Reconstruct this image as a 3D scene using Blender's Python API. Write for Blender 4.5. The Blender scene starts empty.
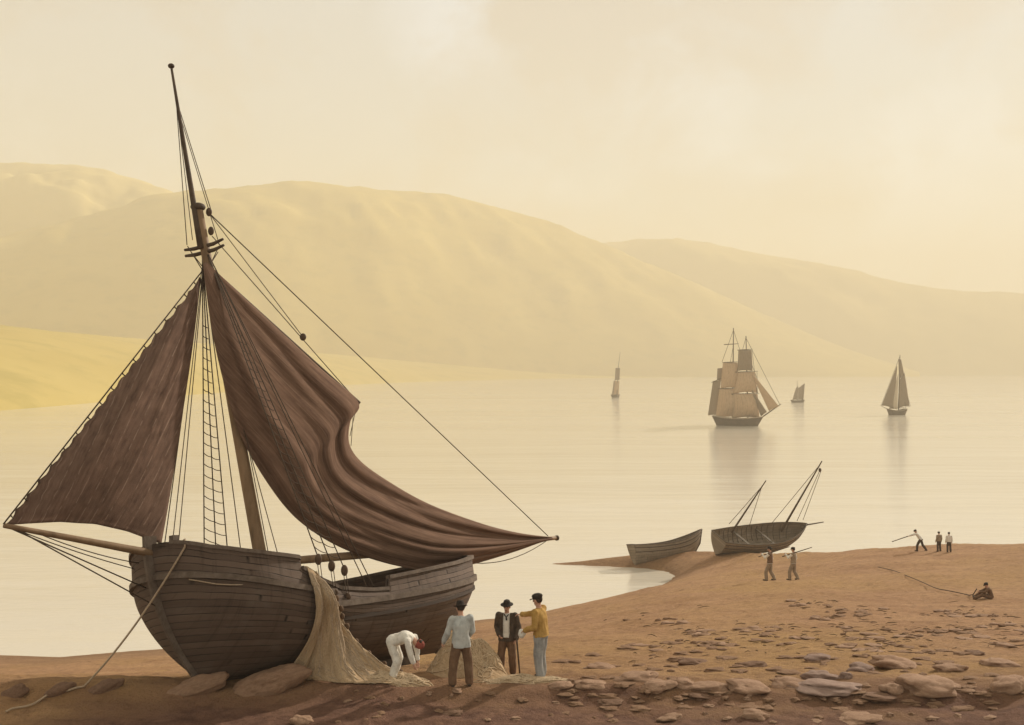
import bpy, bmesh, math, random
import numpy as np
from mathutils import Vector, Matrix, noise as mnoise

random.seed(7)
rng = np.random.RandomState(11)
sc = bpy.context.scene
col = sc.collection
R = math.radians

# ------------------------------------------------------------------ camera
FPX, HORIZON, CAM_Z = 1100.0, 368.0, 19.0
cd = bpy.data.cameras.new('camera')
cam = bpy.data.objects.new('camera', cd)
col.objects.link(cam)
cam.location = (0, 0, CAM_Z)
cam.rotation_euler = (R(90), 0, 0)
cd.sensor_width = 36
cd.lens = FPX / 1024 * 36
cd.shift_y = (HORIZON - 362.5) / 1024
cd.clip_start = 0.5
cd.clip_end = 60000
sc.camera = cam


def at(px, py, Y):
    return np.array([(px - 512) / FPX * Y, Y, CAM_Z - (py - HORIZON) / FPX * Y])


# ------------------------------------------------------------------ numpy noise
_perm = rng.randint(0, 1 << 30, 4096)


def _h(ix, iy, seed):
    n = (ix * 374761393 + iy * 668265263 + seed * 2147483) & 0x7fffffff
    n = ((n ^ (n >> 13)) * 1274126177) & 0x7fffffff
    n = n ^ (n >> 16)
    return (n & 0xffff) / 65535.0


def vnoise(x, y, seed=0):
    x = np.asarray(x, float); y = np.asarray(y, float)
    ix = np.floor(x).astype(np.int64); iy = np.floor(y).astype(np.int64)
    fx = x - ix; fy = y - iy
    fx = fx * fx * (3 - 2 * fx); fy = fy * fy * (3 - 2 * fy)
    a = _h(ix, iy, seed); b = _h(ix + 1, iy, seed); c = _h(ix, iy + 1, seed); d = _h(ix + 1, iy + 1, seed)
    return (a * (1 - fx) + b * fx) * (1 - fy) + (c * (1 - fx) + d * fx) * fy - .5


def fbm(x, y, seed=0, octv=4, gain=.5):
    s = 0; a = 1.0
    for k in range(octv):
        s = s + a * vnoise(x * 2 ** k, y * 2 ** k, seed + k * 17)
        a *= gain
    return s


# ------------------------------------------------------------------ materials
def nodes(name):
    m = bpy.data.materials.new(name)
    m.use_nodes = True
    nt = m.node_tree
    b = nt.nodes['Principled BSDF']
    return m, nt, b


def N(nt, kind, **kw):
    n = nt.nodes.new(kind)
    for k, v in kw.items():
        setattr(n, k, v)
    return n


def mixc(nt, fac, a, b):
    n = N(nt, 'ShaderNodeMix', data_type='RGBA')
    for sock, v in ((n.inputs[0], fac), (n.inputs[6], a), (n.inputs[7], b)):
        if hasattr(v, 'is_output'):
            nt.links.new(v, sock)
        else:
            sock.default_value = v if not isinstance(v, tuple) else (*v[:3], 1)
    return n.outputs[2]


def noise_tex(nt, vec, scale, detail=4, rough=.55, dist=0.0):
    n = N(nt, 'ShaderNodeTexNoise')
    n.inputs['Scale'].default_value = scale
    n.inputs['Detail'].default_value = detail
    n.inputs['Roughness'].default_value = rough
    n.inputs['Distortion'].default_value = dist
    if vec is not None:
        nt.links.new(vec, n.inputs['Vector'])
    return n.outputs['Fac']


def mapr(nt, v, a, b, c=0.0, d=1.0):
    n = N(nt, 'ShaderNodeMapRange')
    nt.links.new(v, n.inputs[0])
    for i, x in enumerate((a, b, c, d)):
        n.inputs[1 + i].default_value = x
    return n.outputs[0]


def mth(nt, op, a, b=None):
    n = N(nt, 'ShaderNodeMath', operation=op)
    for i, v in enumerate((a, b)):
        if v is None:
            continue
        if hasattr(v, 'is_output'):
            nt.links.new(v, n.inputs[i])
        else:
            n.inputs[i].default_value = v
    return n.outputs[0]


def scaled(nt, vec, s):
    n = N(nt, 'ShaderNodeMapping')
    n.inputs['Scale'].default_value = s
    nt.links.new(vec, n.inputs['Vector'])
    return n.outputs[0]


def bump(nt, bsdf, h, strength=.5, dist=.02):
    n = N(nt, 'ShaderNodeBump')
    n.inputs['Strength'].default_value = strength
    n.inputs['Distance'].default_value = dist
    nt.links.new(h, n.inputs['Height'])
    nt.links.new(n.outputs[0], bsdf.inputs['Normal'])


def simple(name, c1, c2, scale=6.0, rough=.85, bs=.3, bd=.01, stretch=(1, 1, 1), coord='Object'):
    m, nt, b = nodes(name)
    tc = N(nt, 'ShaderNodeTexCoord')
    v = scaled(nt, tc.outputs[coord], stretch)
    f = noise_tex(nt, v, scale, 5)
    c = mixc(nt, mapr(nt, f, .3, .7), c1, c2)
    dirt = mapr(nt, noise_tex(nt, v, scale * 2.7, 6, .65), .50, .72, 0, .45)
    c = mixc(nt, dirt, c, tuple(x * .5 for x in c1))
    nt.links.new(c, b.inputs['Base Color'])
    b.inputs['Roughness'].default_value = rough
    b.inputs['Specular IOR Level'].default_value = .25
    if bs:
        bump(nt, b, noise_tex(nt, v, scale * 4, 4), bs, bd)
    return m


def planked(name, c1, c2, seam, n_planks, rough=.8, butt=2.4, wear=(.35, .30, .25)):
    """Boards running along U, stacked along V of the UV map."""
    m, nt, b = nodes(name)
    uv = N(nt, 'ShaderNodeUVMap').outputs[0]
    sep = N(nt, 'ShaderNodeSeparateXYZ')
    nt.links.new(uv, sep.inputs[0])
    wob = mth(nt, 'MULTIPLY', mth(nt, 'SUBTRACT', noise_tex(nt, scaled(nt, uv, (.7, 3, 1)), 2.0, 2), .5), .018)
    vv = mth(nt, 'MULTIPLY', mth(nt, 'ADD', sep.outputs[1], wob), float(n_planks))
    fr = mth(nt, 'FRACT', vv)
    idx = mth(nt, 'FLOOR', vv)
    edge = mth(nt, 'ABSOLUTE', mth(nt, 'SUBTRACT', fr, .5))
    s1 = mapr(nt, edge, .42, .49)
    # staggered butts
    wn = N(nt, 'ShaderNodeTexWhiteNoise', noise_dimensions='1D')
    nt.links.new(idx, wn.inputs['W'])
    uu = mth(nt, 'FRACT', mth(nt, 'ADD', mth(nt, 'DIVIDE', sep.outputs[0], butt), wn.outputs['Value']))
    s2 = mapr(nt, mth(nt, 'ABSOLUTE', mth(nt, 'SUBTRACT', uu, .5)), .492, .499)
    broken = mapr(nt, noise_tex(nt, scaled(nt, uv, (1.0, 7, 1)), 2.2, 3), .38, .62, .25, 1.0)
    seamf = mth(nt, 'MULTIPLY', mth(nt, 'MAXIMUM', s1, s2), broken)
    grain = noise_tex(nt, scaled(nt, uv, (1.5, 60, 1)), 3.0, 6, .65)
    pid = N(nt, 'ShaderNodeTexWhiteNoise', noise_dimensions='1D')
    nt.links.new(mth(nt, 'ADD', mth(nt, 'MULTIPLY', idx, 7.3), mth(nt, 'FLOOR', mth(nt, 'ADD', mth(nt, 'DIVIDE', sep.outputs[0], butt), wn.outputs['Value']))), pid.inputs['W'])
    base = mixc(nt, mth(nt, 'ADD', mth(nt, 'MULTIPLY', grain, .6), mth(nt, 'MULTIPLY', pid.outputs['Value'], .45)), c1, c2)
    blot = mapr(nt, noise_tex(nt, scaled(nt, uv, (1, 4, 1)), 1.3, 5), .52, .72, 0, .6)
    base = mixc(nt, blot, base, wear)
    stain = mapr(nt, noise_tex(nt, scaled(nt, uv, (5, .9, 1)), 1.6, 6, .7), .52, .70, 0, .55)
    base = mixc(nt, stain, base, tuple(x * .55 for x in c1))
    base = mixc(nt, seamf, base, seam)
    nt.links.new(base, b.inputs['Base Color'])
    b.inputs['Roughness'].default_value = rough
    b.inputs['Specular IOR Level'].default_value = .3
    h = mth(nt, 'SUBTRACT', mth(nt, 'MULTIPLY', grain, .25), seamf)
    bump(nt, b, h, .8, .02)
    return m


def canvas(name, c1, c2, cloths, seam, trans=.25):
    m, nt, b = nodes(name)
    uv = N(nt, 'ShaderNodeUVMap').outputs[0]
    sep = N(nt, 'ShaderNodeSeparateXYZ')
    nt.links.new(uv, sep.inputs[0])
    fr = mth(nt, 'FRACT', mth(nt, 'MULTIPLY', sep.outputs[0], float(cloths)))
    s = mapr(nt, mth(nt, 'ABSOLUTE', mth(nt, 'SUBTRACT', fr, .5)), .44, .485)
    worn = mapr(nt, noise_tex(nt, scaled(nt, uv, (30, 9, 1)), 1.0, 3), .42, .56)
    s = mth(nt, 'MULTIPLY', s, worn)
    mott = mapr(nt, mth(nt, 'ADD', mth(nt, 'MULTIPLY', noise_tex(nt, scaled(nt, uv, (34, 2.2, 1)), 1.5, 6, .65), .65), mth(nt, 'MULTIPLY', noise_tex(nt, scaled(nt, uv, (9, 5, 1)), 1.3, 6, .65), .35)), .34, .66)
    base = mixc(nt, mott, c1, c2)
    base = mixc(nt, mth(nt, 'MULTIPLY', s, .8), base, seam)
    nt.links.new(base, b.inputs['Base Color'])
    b.inputs['Roughness'].default_value = .95
    b.inputs['Specular IOR Level'].default_value = .1
    bump(nt, b, mth(nt, 'ADD', noise_tex(nt, scaled(nt, uv, (40, 40, 1)), 3, 4), mth(nt, 'MULTIPLY', s, .6)), .35, .015)
    tr = N(nt, 'ShaderNodeBsdfTranslucent')
    nt.links.new(base, tr.inputs[0])
    mx = N(nt, 'ShaderNodeMixShader')
    mx.inputs[0].default_value = trans
    nt.links.new(b.outputs[0], mx.inputs[1])
    nt.links.new(tr.outputs[0], mx.inputs[2])
    nt.links.new(mx.outputs[0], nt.nodes['Material Output'].inputs[0])
    return m


M = {}
M['hull'] = planked('weathered_hull_planks', (.058, .037, .027), (.165, .115, .087), (.012, .008, .006), 21, butt=5.5, wear=(.165, .13, .104))
M['deck'] = planked('deck_planks', (.10, .07, .045), (.17, .125, .085), (.03, .02, .015), 14)
M['spar'] = simple('varnished_spar', (.17, .105, .055), (.27, .175, .10), 3, .6, .25, .01, (1, 1, .25))
M['dark_spar'] = simple('tarred_spar', (.055, .036, .024), (.11, .075, .05), 4, .7, .25, .01)
M['rope'] = simple('tarred_rope', (.06, .042, .03), (.11, .078, .055), 30, .9, .4, .005)
M['pale_rope'] = simple('pale_hemp_rope', (.34, .25, .165), (.5, .385, .27), 30, .9, .4, .005)
M['sail'] = canvas('tanned_sail', (.095, .055, .040), (.245, .150, .104), 16, (.26, .17, .12), .12)
M['jib'] = canvas('tanned_jib', (.09, .055, .042), (.225, .142, .105), 13, (.30, .21, .16), .12)
M['rail'] = simple('worn_rail_wood', (.10, .073, .056), (.18, .138, .107), 5, .75, .4, .01)
M['block'] = simple('wooden_block', (.07, .042, .025), (.12, .075, .048), 8, .6, .2, .005)
M['skin'] = simple('weathered_skin', (.50, .28, .19), (.58, .34, .24), 12, .6, .1, .002)
M['hair'] = simple('dark_hair', (.03, .02, .014), (.06, .04, .028), 40, .8, .5, .004)
M['blackfelt'] = simple('dark_felt', (.022, .017, .014), (.045, .035, .028), 14, .95, .2, .003)
M['boot'] = simple('boot_leather', (.03, .02, .013), (.06, .04, .026), 10, .6, .2, .003)
M['bluecloth'] = simple('pale_blue_cloth', (.40, .42, .41), (.54, .55, .52), 5, .95, .4, .01)
M['whitecloth'] = simple('white_cloth', (.66, .62, .54), (.80, .77, .69), 5, .95, .4, .01)
M['browncloth'] = simple('brown_cloth', (.13, .073, .042), (.20, .12, .072), 6, .95, .4, .01)
M['darkcloth'] = simple('dark_brown_cloth', (.06, .043, .031), (.105, .076, .056), 6, .95, .4, .01)
M['yellowcloth'] = simple('mustard_cloth', (.38, .22, .055), (.50, .31, .10), 6, .95, .4, .01)
M['greycloth'] = simple('faded_blue_grey_cloth', (.24, .24, .235), (.36, .355, .34), 5, .95, .4, .01)
M['redcloth'] = simple('brick_red_cloth', (.22, .055, .04), (.32, .09, .065), 8, .95, .3, .006)
M['tancloth'] = simple('drab_cloth', (.25, .19, .13), (.36, .28, .20), 6, .95, .4, .01)
M['greyboat'] = planked('grey_boat_planks', (.19, .145, .10), (.33, .265, .19), (.045, .034, .025), 8, butt=4)
M['boatin'] = planked('boat_inside', (.15, .11, .075), (.27, .21, .145), (.03, .022, .016), 8, butt=4)
M['palewood'] = simple('pale_worn_wood', (.36, .30, .22), (.5, .43, .33), 5, .8, .3, .01)
M['brighull'] = simple('brown_ship_side', (.075, .052, .036), (.12, .085, .06), .5, .7, .2, .02)
M['palesail'] = canvas('pale_canvas', (.45, .31, .19), (.64, .48, .32), 7, (.28, .19, .12), .25)
M['drabsail'] = canvas('drab_canvas', (.24, .18, .125), (.34, .26, .185), 7, (.16, .11, .08), .2)
M['lightsail'] = canvas('bleached_canvas', (.58, .49, .37), (.68, .60, .47), 7, (.4, .3, .2), .25)
M['cord'] = simple('net_cord', (.40, .29, .18), (.62, .48, .32), 30, .9, .4, .004)
M['cork'] = simple('cork_float', (.10, .062, .038), (.17, .11, .07), 14, .9, .4, .006)


def rock_mat(name, c1, c2):
    m, nt, b = nodes(name)
    tc = N(nt, 'ShaderNodeTexCoord')
    v = tc.outputs['Object']
    f = noise_tex(nt, v, 5, 8, .65)
    g = noise_tex(nt, v, 26, 6, .7)
    c = mixc(nt, mapr(nt, f, .3, .7), c1, c2)
    c = mixc(nt, mapr(nt, g, .55, .75, 0, .45), c, tuple(x * .45 for x in c1))
    nt.links.new(c, b.inputs['Base Color'])
    b.inputs['Roughness'].default_value = .92
    b.inputs['Specular IOR Level'].default_value = .2
    bump(nt, b, mth(nt, 'ADD', g, f), .7, .03)
    return m


M['rock'] = rock_mat('pinkish_sandstone', (.31, .185, .118), (.45, .295, .20))
M['rockgrey'] = rock_mat('lilac_grey_stone', (.27, .18, .145), (.38, .27, .215))
M['rockdark'] = rock_mat('dark_brown_stone', (.18, .105, .068), (.28, .17, .11))
M['pebbly'] = rock_mat('brown_pebble', (.21, .12, .07), (.35, .215, .13))
M['boulder'] = rock_mat('sandy_boulder', (.22, .13, .082), (.36, .225, .145))


def net_mat():
    m, nt, b = nodes('tan_fishing_net')
    uv = N(nt, 'ShaderNodeUVMap').outputs[0]
    st = noise_tex(nt, scaled(nt, uv, (26, 3, 1)), 1.0, 6, .7, .6)
    fine = noise_tex(nt, scaled(nt, uv, (90, 30, 1)), 1.2, 3, .6)
    c = mixc(nt, mapr(nt, st, .3, .7), (.38, .26, .15), (.62, .465, .30))
    c = mixc(nt, mapr(nt, fine, .5, .7, 0, .5), c, (.26, .175, .10))
    nt.links.new(c, b.inputs['Base Color'])
    b.inputs['Roughness'].default_value = .95
    b.inputs['Specular IOR Level'].default_value = .1
    bump(nt, b, mth(nt, 'ADD', st, mth(nt, 'MULTIPLY', fine, .5)), .9, .05)
    return m


M['net'] = net_mat()


# ------------------------------------------------------------------ object helpers
def tag(o, label=None, cat=None, group=None, kind=None):
    if label: o['label'] = label
    if cat: o['category'] = cat
    if group: o['group'] = group
    if kind: o['kind'] = kind
    return o


def empty(name, loc, label, cat, group=None):
    o = bpy.data.objects.new(name, None)
    o.location = Vector(tuple(float(x) for x in loc))
    o.empty_display_size = .3
    col.objects.link(o)
    return tag(o, label, cat, group)


def origin_of(o):
    p = Vector((0, 0, 0))
    while o is not None:
        p = p + o.location
        o = o.parent
    return p


def build(name, verts, faces, mat, parent=None, uvs=None, smooth=True, origin=None):
    """Link one mesh object whose vertices are given in world coordinates."""
    v = np.asarray(verts, float).reshape(-1, 3)
    base = np.array(origin_of(parent)) if parent is not None else (np.array(origin, float) if origin is not None else np.zeros(3))
    me = bpy.data.meshes.new(name)
    me.from_pydata((v - base).tolist(), [], [tuple(f) for f in faces])
    if uvs is not None:
        uvs = np.asarray(uvs, float)
        lay = me.uv_layers.new(name='UVMap')
        idx = np.empty(len(me.loops), dtype=np.int32)
        me.loops.foreach_get('vertex_index', idx)
        lay.data.foreach_set('uv', uvs[idx].astype(np.float32).ravel())
    if smooth:
        me.polygons.foreach_set('use_smooth', [True] * len(me.polygons))
    for mm in (mat if isinstance(mat, (list, tuple)) else [mat]):
        me.materials.append(mm)
    me.validate()
    me.update()
    o = bpy.data.objects.new(name, me)
    col.objects.link(o)
    if parent is not None:
        o.parent = parent
    elif origin is not None:
        o.location = Vector(tuple(float(x) for x in origin))
    return o


class MB:
    def __init__(self):
        self.v = []; self.f = []; self.n = 0

    def add(self, v, f):
        v = np.asarray(v, float).reshape(-1, 3)
        self.v.append(v)
        self.f += [tuple(int(i) + self.n for i in q) for q in f]
        self.n += len(v)
        return self

    def tube(self, pts, r, sides=8, caps=True):
        pts = np.asarray(pts, float)
        n = len(pts)
        rr = np.broadcast_to(np.asarray(r, float), (n,)) if np.ndim(r) else np.full(n, float(r))
        tan = np.gradient(pts, axis=0)
        tan /= np.linalg.norm(tan, axis=1)[:, None] + 1e-12
        up = np.array([0, 0, 1.]) if abs(tan[0][2]) < .9 else np.array([1., 0, 0])
        V = []; prev = None
        for i in range(n):
            u = up if prev is None else prev
            a = u - tan[i] * np.dot(u, tan[i])
            a /= np.linalg.norm(a) + 1e-12
            prev = a
            b = np.cross(tan[i], a)
            ang = np.linspace(0, 2 * np.pi, sides, endpoint=False)
            V.append(pts[i] + rr[i] * (np.outer(np.cos(ang), a) + np.outer(np.sin(ang), b)))
        V = np.concatenate(V)
        Fq = []
        for i in range(n - 1):
            for j in range(sides):
                k = (j + 1) % sides
                Fq.append((i * sides + j, i * sides + k, (i + 1) * sides + k, (i + 1) * sides + j))
        if caps:
            Fq.append(tuple(range(sides))[::-1])
            Fq.append(tuple((n - 1) * sides + j for j in range(sides)))
        return self.add(V, Fq)

    def ell(self, c, rad, rot=None, nu=14, nv=9):
        V = [(0, 0, -1)]
        for i in range(1, nv):
            th = -math.pi / 2 + math.pi * i / nv
            for j in range(nu):
                ph = 2 * math.pi * j / nu
                V.append((math.cos(th) * math.cos(ph), math.cos(th) * math.sin(ph), math.sin(th)))
        V.append((0, 0, 1))
        V = np.array(V) * np.asarray(rad, float)
        if rot is not None:
            V = V @ np.asarray(rot).T
        Fq = []
        for j in range(nu):
            Fq.append((0, 1 + (j + 1) % nu, 1 + j))
        for i in range(nv - 2):
            for j in range(nu):
                a = 1 + i * nu + j; b = 1 + i * nu + (j + 1) % nu
                Fq.append((a, b, b + nu, a + nu))
        t = len(V) - 1
        for j in range(nu):
            Fq.append((1 + (nv - 2) * nu + j, 1 + (nv - 2) * nu + (j + 1) % nu, t))
        return self.add(V + np.asarray(c, float), Fq)

    def box(self, c, ax, ay, az):
        """centre and three half-extent vectors"""
        c, ax, ay, az = (np.asarray(x, float) for x in (c, ax, ay, az))
        V = [c + i * ax + j * ay + k * az for i in (-1, 1) for j in (-1, 1) for k in (-1, 1)]
        return self.add(V, [(0, 1, 3, 2), (4, 6, 7, 5), (0, 4, 5, 1), (2, 3, 7, 6), (0, 2, 6, 4), (1, 5, 7, 3)])

    def build(self, name, mat, parent=None, origin=None, smooth=True):
        return build(name, np.concatenate(self.v), self.f, mat, parent, None, smooth, origin)


def sag(a, b, s=0.0, n=2):
    a = np.asarray(a, float); b = np.asarray(b, float)
    n = max(n, 2)
    t = np.linspace(0, 1, n)[:, None]
    p = a * (1 - t) + b * t
    p[:, 2] -= (4 * t * (1 - t))[:, 0] * s
    return p


def rope(name, a, b, r, mat, parent, s=0.0, n=2):
    return MB().tube(sag(a, b, s, 14 if s else n), r, 6).build(name, mat, parent)


def spar(name, a, b, r0, r1, mat, parent, mid=None, sides=12):
    n = 9
    p = sag(a, b, 0, n)
    t = np.linspace(0, 1, n)
    rr = r0 * (1 - t) + r1 * t
    if mid:
        rr = rr + (mid - (r0 + r1) / 2) * 4 * t * (1 - t)
    return MB().tube(p, rr, sides).build(name, mat, parent)


def grid_faces(nu, nv, off=0, flip=False):
    f = []
    for i in range(nu - 1):
        for j in range(nv - 1):
            a = off + i * nv + j
            q = (a, a + nv, a + nv + 1, a + 1)
            f.append(q[::-1] if flip else q)
    return f


def sheet(name, P, mat, parent, thick=0.0, uv=None, normal=None):
    """P: nu x nv x 3 grid of points -> one double-sided cloth sheet with real thickness."""
    nu, nv = P.shape[:2]
    if uv is None:
        a, b = np.meshgrid(np.linspace(0, 1, nu), np.linspace(0, 1, nv), indexing='ij')
        uv = np.stack([a, b], -1)
    uv = uv.reshape(-1, 2)
    V = P.reshape(-1, 3)
    f = grid_faces(nu, nv)
    if thick:
        du = np.gradient(P, axis=0); dv = np.gradient(P, axis=1)
        n = np.cross(du, dv); n /= np.linalg.norm(n, axis=2)[..., None] + 1e-9
        V2 = (P - n * thick).reshape(-1, 3)
        o = len(V)
        V = np.concatenate([V, V2]); uv = np.concatenate([uv, uv])
        f += grid_faces(nu, nv, o, True)
        for i in range(nu - 1):
            a = i * nv; b = a + nv
            f.append((a, o + a, o + b, b)); a += nv - 1; b += nv - 1
            f.append((a, b, o + b, o + a))
        for j in range(nv - 1):
            f.append((j, j + 1, o + j + 1, o + j))
            a = (nu - 1) * nv + j
            f.append((a, o + a, o + a + 1, a + 1))
    return build(name, V, f, mat, parent, uv)


def pl(pts, n):
    """resample a polyline uniformly by arc length (smooth Catmull-Rom)"""
    p = np.asarray(pts, float)
    q = [p[0]]
    for i in range(len(p) - 1):
        p0 = p[max(i - 1, 0)]; p1 = p[i]; p2 = p[i + 1]; p3 = p[min(i + 2, len(p) - 1)]
        for t in np.linspace(0, 1, 13)[1:]:
            q.append(.5 * ((2 * p1) + (-p0 + p2) * t + (2 * p0 - 5 * p1 + 4 * p2 - p3) * t * t + (-p0 + 3 * p1 - 3 * p2 + p3) * t ** 3))
    q = np.array(q)
    d = np.concatenate([[0], np.cumsum(np.linalg.norm(np.diff(q, axis=0), axis=1))])
    s = np.linspace(0, d[-1], n)
    return np.stack([np.interp(s, d, q[:, k]) for k in range(q.shape[1])], 1)


def ss(x, a, b):
    t = np.clip((np.asarray(x, float) - a) / (b - a), 0, 1)
    return t * t * (3 - 2 * t)


# ------------------------------------------------------------------ terrain
def sea(px, py):
    Y = CAM_Z * FPX / (py - HORIZON)
    return ((px - 512) / FPX * Y, Y)


SHORE_PX = [(0, 655), (60, 657), (130, 651), (240, 644), (330, 637), (400, 631), (480, 620), (520, 616.5), (555, 612.5), (590, 606), (622, 600.5), (650, 592), (670, 582), (676, 576), (668, 571.5),
            (645, 568), (615, 566.5), (580, 565), (540, 563.6), (580, 562.4), (618, 560.4), (650, 558), (700, 557), (760, 560), (820, 560), (860, 559), (900, 558), (935, 558), (975, 559), (1024, 561), (1100, 565)]
SHORE = np.array([(-260, 60), (-120, 70)] + [sea(*p) for p in SHORE_PX] + [(120, 108), (300, 95)])
LAND = np.concatenate([SHORE, [(300, -80), (-260, -80)]])


def dist_poly(x, y, P):
    d = np.full(x.shape, 1e9)
    for a, b in zip(P[:-1], P[1:]):
        e = b - a
        t = np.clip(((x - a[0]) * e[0] + (y - a[1]) * e[1]) / (e @ e), 0, 1)
        d = np.minimum(d, np.hypot(x - a[0] - t * e[0], y - a[1] - t * e[1]))
    return d


def inside(x, y, P):
    r = np.zeros(x.shape, bool)
    Q = np.roll(P, -1, axis=0)
    for a, b in zip(P, Q):
        if a[1] == b[1]:
            continue
        c = ((a[1] > y) != (b[1] > y)) & (x < (b[0] - a[0]) * (y - a[1]) / (b[1] - a[1]) + a[0])
        r ^= c
    return r


def terr(x, y, fine=True):
    x = np.asarray(x, float); y = np.asarray(y, float)
    shp = x.shape
    x = x.ravel(); y = y.ravel()
    d = dist_poly(x, y, SHORE)
    ins = inside(x, y, LAND)
    df = np.maximum(0, y - 22.6)
    ratio = d / (d + df + 1e-6)
    e = .70 + .50 * ss(-x, -14, 16) + .12 * ss(y, 80, 112) * ss(x, 8, 30)
    z = 12.62 * ratio ** e
    z = np.where(ins, z, -np.minimum(d * .12, 3.0))
    amp = ss(d, 0, 10) * ins
    z = z + amp * (.55 * fbm(x / 9, y / 9, 3, 2) * ss(y, 28, 50) + .16 * fbm(x / 2.6, y / 2.6, 5, 4))
    # the bank the ship sits on breaks down towards the viewer
    lip = ss(y + .35 * fbm(x / 1.6, y / 9, 8, 3), 21.35, 21.95)
    z = z - (1 - lip) * .16 * ins
    # low sandy hummocks left of the bow
    z = z + .12 * np.exp(-(((x + 8.2) / 1.5) ** 2 + ((y - 22.0) / .9) ** 2)) + .10 * np.exp(-(((x + 10.2) / 1.0) ** 2 + ((y - 21.6) / .8) ** 2))
    if fine:
        z = z + amp * (.055 * fbm(x / .45, y / .45, 9, 4) + .008 * fbm(x / .09, y / .09, 12, 2) * (y < 40))
    return z.reshape(shp)


def hit(px, py, y0=14.0, y1=140.0):
    """the point of the ground seen at a pixel"""
    Y = np.geomspace(y0, y1, 900)
    X = (px - 512) / FPX * Y
    Z = CAM_Z - (py - HORIZON) / FPX * Y
    g = np.maximum(terr(X, Y), 0)
    k = np.nonzero(Z <= g)[0]
    k = k[0] if len(k) else len(Y) - 1
    return np.array([X[k], Y[k], g[k]])


def gz(x, y):
    return float(terr(np.array([x]), np.array([y]))[0])


ys = np.concatenate([np.linspace(-14, 16, 24, endpoint=False), np.geomspace(16, 46, 210, endpoint=False), np.geomspace(46, 128, 180), ])
us = np.concatenate([np.linspace(-3.2, -.62, 40, endpoint=False), np.linspace(-.62, .62, 420), np.linspace(.62, 3.2, 41)[1:]])
yy, uu = np.meshgrid(ys, us, indexing='ij')
xx = uu * np.maximum(np.abs(yy), 13) * .9
zz = terr(xx, yy)
TP = np.stack([xx, yy, zz], -1)


def beach_mat():
    m, nt, b = nodes('beach_sand')
    geo = N(nt, 'ShaderNodeNewGeometry')
    pos = geo.outputs['Position']
    sep = N(nt, 'ShaderNodeSeparateXYZ')
    nt.links.new(pos, sep.inputs[0])
    big = noise_tex(nt, scaled(nt, pos, (1, .55, 1)), .09, 6, .6)
    mid = noise_tex(nt, scaled(nt, pos, (.7, 1.3, 1)), .42, 7, .62)
    fin = noise_tex(nt, pos, 3.2, 9, .68)
    grit = noise_tex(nt, pos, 22, 5, .7)
    sand = mixc(nt, mapr(nt, mid, .3, .7), (.35, .19, .098), (.50, .30, .16))
    sand = mixc(nt, mapr(nt, big, .45, .68, 0, .75), sand, (.44, .27, .105))
    sand = mixc(nt, mapr(nt, fin, .48, .70, 0, .75), sand, (.20, .108, .06))
    # damp red earth along the near bank
    lim = mth(nt, 'ADD', sep.outputs[1], mth(nt, 'MULTIPLY', mth(nt, 'SUBTRACT', mid, .5), 6.5))
    lim = mth(nt, 'ADD', lim, mth(nt, 'MULTIPLY', mth(nt, 'SUBTRACT', fin, .5), 1.6))
    lim = mth(nt, 'ADD', lim, mapr(nt, sep.outputs[0], -6.2, -9.5, 0, 3.2))
    earthf = mapr(nt, lim, 24.2, 20.6)
    earth = mixc(nt, mapr(nt, fin, .32, .68), (.125, .062, .044), (.26, .142, .095))
    earth = mixc(nt, mapr(nt, mid, .55, .75, 0, .6), earth, (.21, .135, .066))
    c = mixc(nt, earthf, sand, earth)
    # wet margin by the water: the sand there stays dark while the tide is near
    wet = mapr(nt, mth(nt, 'ADD', sep.outputs[2], mth(nt, 'MULTIPLY', mth(nt, 'SUBTRACT', mid, .5), 1.2)), 1.5, .1)
    c = mixc(nt, mth(nt, 'MULTIPLY', wet, .55), c, (.20, .12, .07))
    c = mixc(nt, mapr(nt, grit, .52, .72, 0, .55), c, (.13, .075, .045))
    nt.links.new(c, b.inputs['Base Color'])
    b.inputs['Roughness'].default_value = .95
    b.inputs['Specular IOR Level'].default_value = .15
    bump(nt, b, mth(nt, 'ADD', mth(nt, 'MULTIPLY', fin, 1.0), mth(nt, 'MULTIPLY', grit, .45)), 1.0, .16)
    return m


beach = build('beach', TP.reshape(-1, 3), [q[::-1] for q in grid_faces(len(ys), len(us))], beach_mat())
tag(beach, kind='structure')


def water_mat():
    m, nt, b = nodes('calm_sea_water')
    geo = N(nt, 'ShaderNodeNewGeometry')
    pos = geo.outputs['Position']
    w1 = noise_tex(nt, scaled(nt, pos, (.25, 1, 1)), .28, 5, .6)
    w2 = noise_tex(nt, scaled(nt, pos, (.3, 1, 1)), 1.3, 4, .6)
    w0 = noise_tex(nt, scaled(nt, pos, (.22, 1, 1)), .04, 3, .5)
    sl = noise_tex(nt, scaled(nt, pos, (.12, 1, 1)), .012, 5, .6)
    c = mixc(nt, mapr(nt, sl, .35, .65), (.62, .565, .47), (.70, .645, .54))
    nt.links.new(c, b.inputs['Base Color'])
    b.inputs['Roughness'].default_value = .13
    b.inputs['IOR'].default_value = 1.45
    bump(nt, b, mth(nt, 'ADD', mth(nt, 'ADD', w1, mth(nt, 'MULTIPLY', w2, .35)), mth(nt, 'MULTIPLY', w0, 5.0)), .22, .35)
    return m


W = 9000
build('sea_water', [(-W, 30, 0), (W, 30, 0), (W, 7000, 0), (-W, 7000, 0)], [(0, 1, 2, 3)], water_mat(), smooth=False)
tag(bpy.data.objects['sea_water'], kind='structure')


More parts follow.
